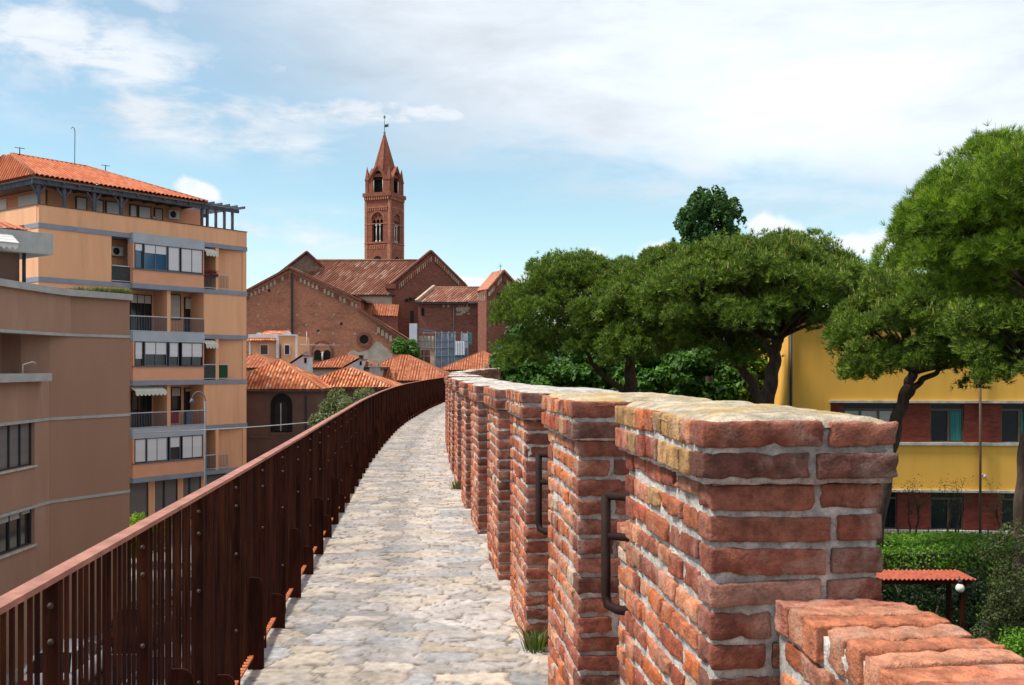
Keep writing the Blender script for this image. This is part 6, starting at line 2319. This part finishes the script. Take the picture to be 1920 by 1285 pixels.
# ------------------------------------------------------------------ the bell tower
TA = R(-22)
TS = 5.15
TX, TYY = at(735, 0, 165).x - TS * math.cos(TA), 165 - TS * math.sin(TA)
tw = empty('bell_tower', (TX, TYY, -9), TA)
tw.scale = (.93, .93, 1)
tag(tw, 'tall square brick bell tower with a pointed spire, pinnacles and a weather vane', 'bell tower')
tz = lambda y_: 9 + EYE - (y_ - HZ) / F * 166


def on_face(mb, src, k):
    """puts shapes drawn for the front face on face k of the square tower"""
    c = TS / 2
    a = k * math.pi / 2
    ca, sa = math.cos(a), math.sin(a)
    for V, C, U in zip(src.V, src.C, src.U):
        pass
    off = mb.nv
    for V, C, U in zip(src.V, src.C, src.U):
        X_ = V[:, 0] - c; Y_ = V[:, 1] - c
        W_ = np.stack([X_ * ca - Y_ * sa + c, X_ * sa + Y_ * ca + c, V[:, 2]], 1)
        mb.V.append(W_); mb.C.append(C); mb.U.append(U); mb.nv += len(W_)
    for Fc, mi, sm in src.F:
        mb.F.append((Fc + off, mi, sm))


def arch_wall(mb, x0, x1, z0, z1, a0, a1, az, zs, y0=0.0, y1=.6, pointed=0.0, gable=None):
    """wall panel with one arched opening"""
    mb.box(x0, a0, y0, y1, z0, z1); mb.box(a1, x1, y0, y1, z0, z1)
    if az > z0: mb.box(a0, a1, y0, y1, z0, az)
    r = (a1 - a0) / 2; c = (a0 + a1) / 2
    n_ = 12
    arc = [(c - r * math.cos(t), zs + r * (1 + pointed) * math.sin(t)) for t in np.linspace(0, math.pi, n_ + 1)]
    for i in range(n_):
        (xa, za), (xb, zb) = arc[i], arc[i + 1]
        ta = z1 if gable is None else z1 + gable * (1 - abs(xa - c) / r)
        tb = z1 if gable is None else z1 + gable * (1 - abs(xb - c) / r)
        mb.extrude([(xa, y0, za), (xb, y0, zb), (xb, y0, tb), (xa, y0, ta)], (0, y1 - y0, 0))


def all_faces(name, src, mats, par=tw, ks=(0, 1, 2, 3)):
    for k in ks:
        m_ = MB()
        on_face(m_, src, k)
        m_.build(name, mats, par)


z_a, z_b, z_c, z_d, z_e, z_f = tz(455), tz(452), tz(376), tz(362), tz(338), tz(310)
m = MB(); m.box(0, TS, 0, TS, 0, z_a); shaft = m.build('shaft', M['tower'], tw)
s_ = MB()
e = .003
arch_wall(s_, .6, TS - .6, z_a, tz(374), 1.45, 3.7, z_a + .15, tz(412), e, .6)
s_.box(0, .6 , 0, .7, z_a, tz(374)); 
all_faces('window_storey', s_, M['tower'])
m = MB(); m.box(.75, TS - .75, .75, TS - .75, z_a, tz(376)); m.build('window_dark', M['void'], tw)
# tracery: two columns, three small arches
for x_ in (2.2, 2.95):
    s_ = MB()
    s_.tube([(x_, .3, z_a + .15), (x_, .3, tz(423))], .085, 8); s_.box(x_ - .15, x_ + .15, .15, .45, tz(423), tz(420.5)); s_.box(x_ - .14, x_ + .14, .17, .43, z_a + .15, z_a + .4)
    all_faces('column', s_, M['column'])
s_ = MB()
for k in range(3):
    arch_wall(s_, 1.45 + .75 * k, 1.45 + .75 * (k + 1), tz(420.5), tz(408), 1.52 + .75 * k, 2.13 + .75 * k, tz(420.5), tz(416), .2, .42, .4)
s_.extrude([(2.575 + 1.12 * math.cos(a), .2, tz(412) + 1.12 * math.sin(a)) for a in np.linspace(.2, math.pi - .2, 12)], (0, .22, 0))
all_faces('tracery', s_, M['tower'])
s_ = MB()
for x_ in (2.2, 2.95):
    s_.extrude([(x_ + .17 * math.cos(a), .19, tz(405) + .17 * math.sin(a)) for a in np.linspace(0, 2 * math.pi, 10, endpoint=False)], (0, .006, 0))
all_faces('tracery_hole', s_, M['void'])
# mouldings round the arch, strings, friezes
s_ = MB()
n_ = 14
for i in range(n_):
    a0_, a1_ = math.pi * i / n_, math.pi * (i + 1) / n_
    for rr in (1.30,):
        p = [(2.575 + r_ * math.cos(a), -.06, tz(412) + r_ * math.sin(a)) for r_, a in ((rr, a0_), (rr + .14, a0_), (rr + .14, a1_), (rr, a1_))]
        s_.extrude(p, (0, .065, 0))
s_.box(-.10, TS, -.10, 0, z_a - .12, z_a + .04); s_.box(-.06, TS, -.06, 0, tz(420.5), tz(418.8))
s_.box(-.05, .42, -.05, 0, z_a + .04, tz(376)); s_.box(TS - .42, TS - .0, -.05, 0, z_a + .04, tz(376))
s_.box(-.05, .55, -.05, 0, tz(500), z_a - .12); s_.box(TS - .55, TS, -.05, 0, tz(500), z_a - .12)
all_faces('moulding', s_, M['church'])
s_ = MB()
for k in range(9):
    x_ = .62 + k * .46
    s_.box(x_, x_ + .22, -.11, 0, tz(395), tz(390)); 
for k in range(11):
    x_ = .1 + k * .46
    s_.box(x_, x_ + .22, -.26, 0, tz(375), tz(368.5))
for k in range(7):
    x_ = 1.0 + k * .46
    s_.box(x_, x_ + .22, -.05, 0, tz(467), tz(461))
s_.box(.5, TS - .5, -.14, 0, tz(390), tz(388))
s_.box(.9, TS - .9, -.06, 0, tz(461), tz(459.5))
all_faces('corbel_frieze', s_, [M['church'], M['church_stone']])
m = MB()
m.box(-.12, TS + .12, -.12, TS + .12, tz(374), tz(368.5)); m.box(-.32, TS + .32, -.32, TS + .32, tz(368.5), tz(361.5))
m.build('cornice', M['tower'], tw)
s_ = MB()
s_.extrude([(2.575 + .9 * math.cos(a), -.02, tz(490) + .9 * math.sin(a)) for a in np.linspace(0, math.pi, 12)], (0, .025, 0))
all_faces('window_dark', s_, M['void'])
# open belfry with gables
s_ = MB()
zb0 = tz(361.5)
s_.box(0, 1.55, .1, .6, zb0, z_e); s_.box(3.6, TS, .1, .6, zb0, z_e); s_.box(1.55, 3.6, .1, .6, zb0, zb0 + .1)
c_x = TS / 2
all_faces('belfry_wall', s_, M['tower'])
s_ = MB()
pts_o = [(.75, z_e), (c_x, tz(311)), (TS - .75, z_e)]
r = 1.025; zs_ = tz(337)
nn = 12
for i in range(nn):
    t0, t1 = math.pi * i / nn, math.pi * (i + 1) / nn
    def gz_(x): return z_e + (tz(311) - z_e) * (1 - abs(x - c_x) / (c_x - .75))
    xa, xb = c_x - r * math.cos(t0), c_x - r * math.cos(t1)
    za, zb_ = zs_ + r * 1.5 * math.sin(t0), zs_ + r * 1.5 * math.sin(t1)
    s_.extrude([(xa, .05, max(za, z_e)), (xb, .05, max(zb_, z_e)), (xb, .05, max(gz_(xb), z_e + .02)), (xa, .05, max(gz_(xa), z_e + .02))], (0, .5, 0))
s_.extrude([(.75, .05, z_e), (c_x - r, .05, z_e), (c_x - r, .05, gz_(c_x - r))], (0, .5, 0))
s_.extrude([(TS - .75, .05, z_e), (c_x + r, .05, z_e), (c_x + r, .05, gz_(c_x + r))], (0, .5, 0))
for sg in (-1, 1):
    s_.beam((c_x, .3, tz(310)), (c_x + sg * (c_x - .65), .3, z_e + .05), .8, .2)
all_faces('gable', s_, M['tower'])
s_ = MB()
s_.extrude([(c_x - 1.02 * math.cos(t), .50, tz(337) + 1.53 * math.sin(t)) for t in np.linspace(0, math.pi, 14)], (0, .04, 0))
all_faces('belfry_dark', s_, M['void'])
m = MB(); m.box(1.0, TS - 1.0, 1.0, TS - 1.0, zb0, z_e + .3); m.build('belfry_dark', M['void'], tw)
for x_ in (1.62, 3.53):
    s_ = MB()
    s_.tube([(x_, .32, zb0 + .1), (x_, .32, tz(337))], .10, 8)
    all_faces('column', s_, M['column'])
for cx_, cy_ in ((0, 0), (1, 0), (0, 1), (1, 1)):
    m = MB()
    bx_, by_ = .40 + cx_ * (TS - .80), .40 + cy_ * (TS - .80)
    m.box(bx_ - .44, bx_ + .44, by_ - .44, by_ + .44, z_e, z_e + .25)
    h = .40
    m.add([(bx_ - h, by_ - h, z_e + .25), (bx_ + h, by_ - h, z_e + .25), (bx_ + h, by_ + h, z_e + .25), (bx_ - h, by_ + h, z_e + .25), (bx_ + (.12 if cx_ else -.12), by_ + (.12 if cy_ else -.12), tz(310))], [(0, 1, 4), (1, 2, 4), (2, 3, 4), (3, 0, 4)])
    m.build('pinnacle', M['tower'], tw)
m = MB()
c_ = TS / 2
n_ = 8
base = [(c_ + 2.42 * math.cos(math.pi / 8 + k * math.pi / 4), c_ + 2.42 * math.sin(math.pi / 8 + k * math.pi / 4), tz(331)) for k in range(n_)]
apx = (c_, c_, tz(241))
m.add(base + [apx], [(k, (k + 1) % n_, n_) for k in range(n_)])
for k in range(n_):
    m.tube([base[k], apx], [.09, .04], 5)
sp_ = m.build('spire', M['tower'], tw)
m = MB()
m.lathe([(.001, tz(244) - .3), (.16, tz(244) - .1), (.22, tz(243)), (.1, tz(240)), (.001, tz(239))], c_, c_, 10)
m.tube([(c_, c_, tz(243)), (c_, c_, tz(212))], .055, 6)
m.build('finial_rod', M['copper'], sp_)
m = MB()
v_ = [(.05, tz(228)), (.62, tz(227.4)), (.95, tz(226.5)), (.72, tz(229.5)), (.95, tz(232)), (.62, tz(232.6)), (.05, tz(233.2))]
m.extrude([(c_ + a, c_, z_) for a, z_ in v_], (0, .05, 0)); m.build('weather_vane', M['iron'], sp_)
m = MB()
m.lathe([(.001, tz(217)), (.14, tz(215.5)), (.2, tz(213.5)), (.14, tz(211.5)), (.001, tz(209))], c_, c_, 8)
m.tube([(c_ - .32, c_, tz(213.5)), (c_ + .32, c_, tz(213.5))], .05, 5)
m.build('cross', M['copper'], sp_)

# ------------------------------------------------------------------ street lamp, cable, cars
sl = empty('street_lamp', (at(385, 0, 50).x, 50, -8.88))
tag(sl, 'slim street lamp with a hooked arm standing before the orange apartment block', 'street lamp')
z0_ = at(0, 752, 50).z + 8.88
m = MB()
m.tube([(0, 0, 0), (0, 0, 1.2), (0, 0, z0_)], [.085, .075, .045], 8)
pts = [(0, 0, z0_)] + [(-.34 + .34 * math.cos(a), 0, z0_ + .46 * math.sin(a)) for a in np.linspace(.2, math.pi * .94, 12)]
m.tube(pts, .03, 6); m.build('pole', M['grey_frame'], sl)
m = MB(); m.lathe([(.001, z0_ + .12), (.06, z0_ + .11), (.10, z0_), (.13, z0_ - .10), (.001, z0_ - .12)], -.67, 0, 10); m.build('lamp_head', M['grey_frame'], sl)

b = MB()
p0, p1 = Vector((-15.3, 40.1, at(0, 812, 40.1).z)), Vector((-3.25, 56, -.55))
pts = []
for k in range(25):
    t = k / 24
    p = p0.lerp(p1, t); p.z -= .55 * 4 * t * (1 - t) * .5
    pts.append(p)
b.tube(pts, .022, 5)
tag(b.build('overhead_cable', M['cable']), 'pale overhead cable strung across the street from the brown building', 'cable')


def car(loc, ang, paint, label):
    o = empty('parked_car', loc, ang)
    tag(o, label, 'car', 'cars parked in the street below the wall')
    # side profile stations along y (front is +y)
    st = [(-2.05, .36, .62, .74), (-1.98, .30, .86, .80), (-1.55, .22, .92, .86), (-.6, .20, .93, .87), (.5, .20, .92, .87), (1.0, .20, .90, .87), (1.6, .24, .80, .84), (1.95, .30, .70, .76), (2.06, .40, .60, .66)]
    m_ = MB()
    V = []
    for (y_, zl, zh, hw) in st:
        V += [(-hw * .94, y_, zl), (-hw, y_, zl + .18), (-hw, y_, (zl + zh) / 2 + .1), (-hw * .93, y_, zh - .03), (-hw * .75, y_, zh + .02), (0, y_, zh + .045),
              (hw * .75, y_, zh + .02), (hw * .93, y_, zh - .03), (hw, y_, (zl + zh) / 2 + .1), (hw, y_, zl + .18), (hw * .94, y_, zl)]
    k = 11
    n_ = len(st)
    Fq = [(i * k + j, i * k + (j + 1) % k, (i + 1) * k + (j + 1) % k, (i + 1) * k + j) for i in range(n_ - 1) for j in range(k)]
    Fq += [tuple(range(k))[::-1], tuple(range((n_ - 1) * k, n_ * k))]
    m_.add(V, Fq, 0, None, None, True)
    # roof panel and pillars
    rt = [(-1.15, 1.40, .56), (-.7, 1.455, .60), (0, 1.47, .61), (.35, 1.43, .59)]
    V = []
    for (y_, z_, hw) in rt:
        V += [(-hw, y_, z_ - .05), (-hw * .85, y_, z_), (0, y_, z_ + .025), (hw * .85, y_, z_), (hw, y_, z_ - .05)]
    V += [(x_, y_, z_ - .05) for (x_, y_, z_) in V]
    n4 = len(rt)
    m_.add(V, [(i * 5 + j, i * 5 + j + 1, (i + 1) * 5 + j + 1, (i + 1) * 5 + j) for i in range(n4 - 1) for j in range(4)] + [(20 + i * 5 + j, 20 + (i + 1) * 5 + j, 20 + (i + 1) * 5 + j + 1, 20 + i * 5 + j + 1) for i in range(n4 - 1) for j in range(4)]
           + [(i * 5, (i + 1) * 5, 20 + (i + 1) * 5, 20 + i * 5) for i in range(n4 - 1)] + [(i * 5 + 4, 20 + i * 5 + 4, 20 + (i + 1) * 5 + 4, (i + 1) * 5 + 4) for i in range(n4 - 1)], 0, None, None, True)
    for sg in (-1, 1):
        m_.beam((sg * .58, .36, 1.40), (sg * .76, 1.05, .92), .06, .06); m_.beam((sg * .56, -1.12, 1.38), (sg * .74, -1.75, .93), .09, .08); m_.beam((sg * .60, -.35, 1.42), (sg * .80, -.30, .93), .05, .07)
    body = m_.build('body', M[paint], o)
    g = MB()
    lo_, hi_ = [(-.78, -1.72, .93), (.78, -1.72, .93), (.80, .98, .93), (-.80, .98, .93)], [(-.56, -1.13, 1.40), (.56, -1.13, 1.40), (.58, .34, 1.41), (-.58, .34, 1.41)]
    g.add(lo_ + hi_, [(0, 1, 5, 4), (1, 2, 6, 5), (2, 3, 7, 6), (3, 0, 4, 7), (4, 5, 6, 7), (3, 2, 1, 0)])
    g.build('window_glass', M['glass'], o)
    for sx_ in (-1, 1):
        for y_ in (-1.28, 1.30):
            w_ = MB()
            pr_ = [(.20, -.10), (.29, -.10), (.315, -.06), (.315, .06), (.29, .10), (.20, .10)]
            V = [(sx_ * .78 + o_, y_ + r_ * math.cos(a), .315 + r_ * math.sin(a)) for r_, o_ in pr_ for a in np.linspace(0, 2 * math.pi, 20, endpoint=False)]
            w_.add(V, [(i * 20 + q_, i * 20 + (q_ + 1) % 20, (i + 1) * 20 + (q_ + 1) % 20, (i + 1) * 20 + q_) for i in range(5) for q_ in range(20)])
            wo_ = w_.build('wheel', M['rubber'], o)
            r2 = MB(); r2.tube([(sx_ * .70, y_, .315), (sx_ * .855, y_, .315)], .205, 16); r2.build('rim', M['car_silver'], wo_)
        h = MB(); h.box(sx_ * .44, sx_ * .74, 1.93, 2.055, .52, .66); h.build('headlight', M['lamp_lens'], o)
        h = MB(); h.box(sx_ * .50, sx_ * .76, -2.07, -1.95, .62, .80); h.build('tail_light', M['tail'], o)
        h = MB(); h.box(sx_ * .84, sx_ * .99, .72, .82, .92, 1.04); h.build('wing_mirror', M[paint], o)


car((-14.7, 33.0, -9), R(4), 'car_white', 'white car parked nearest in the street, glimpsed between the railing bars')
car((-14.2, 38.6, -9), R(2), 'car_dark', 'dark car parked behind the white one, glimpsed between the railing bars')
car((-10.9, 31.6, -9), R(180), 'car_silver', 'silver car standing on the wall side of the street, glimpsed between the railing bars')
car((-13.8, 44.3, -9), R(0), 'car_white', 'white car parked farthest along the street, behind the dark car')

# no stray default smoothing left: refresh
bpy.context.view_layer.update()
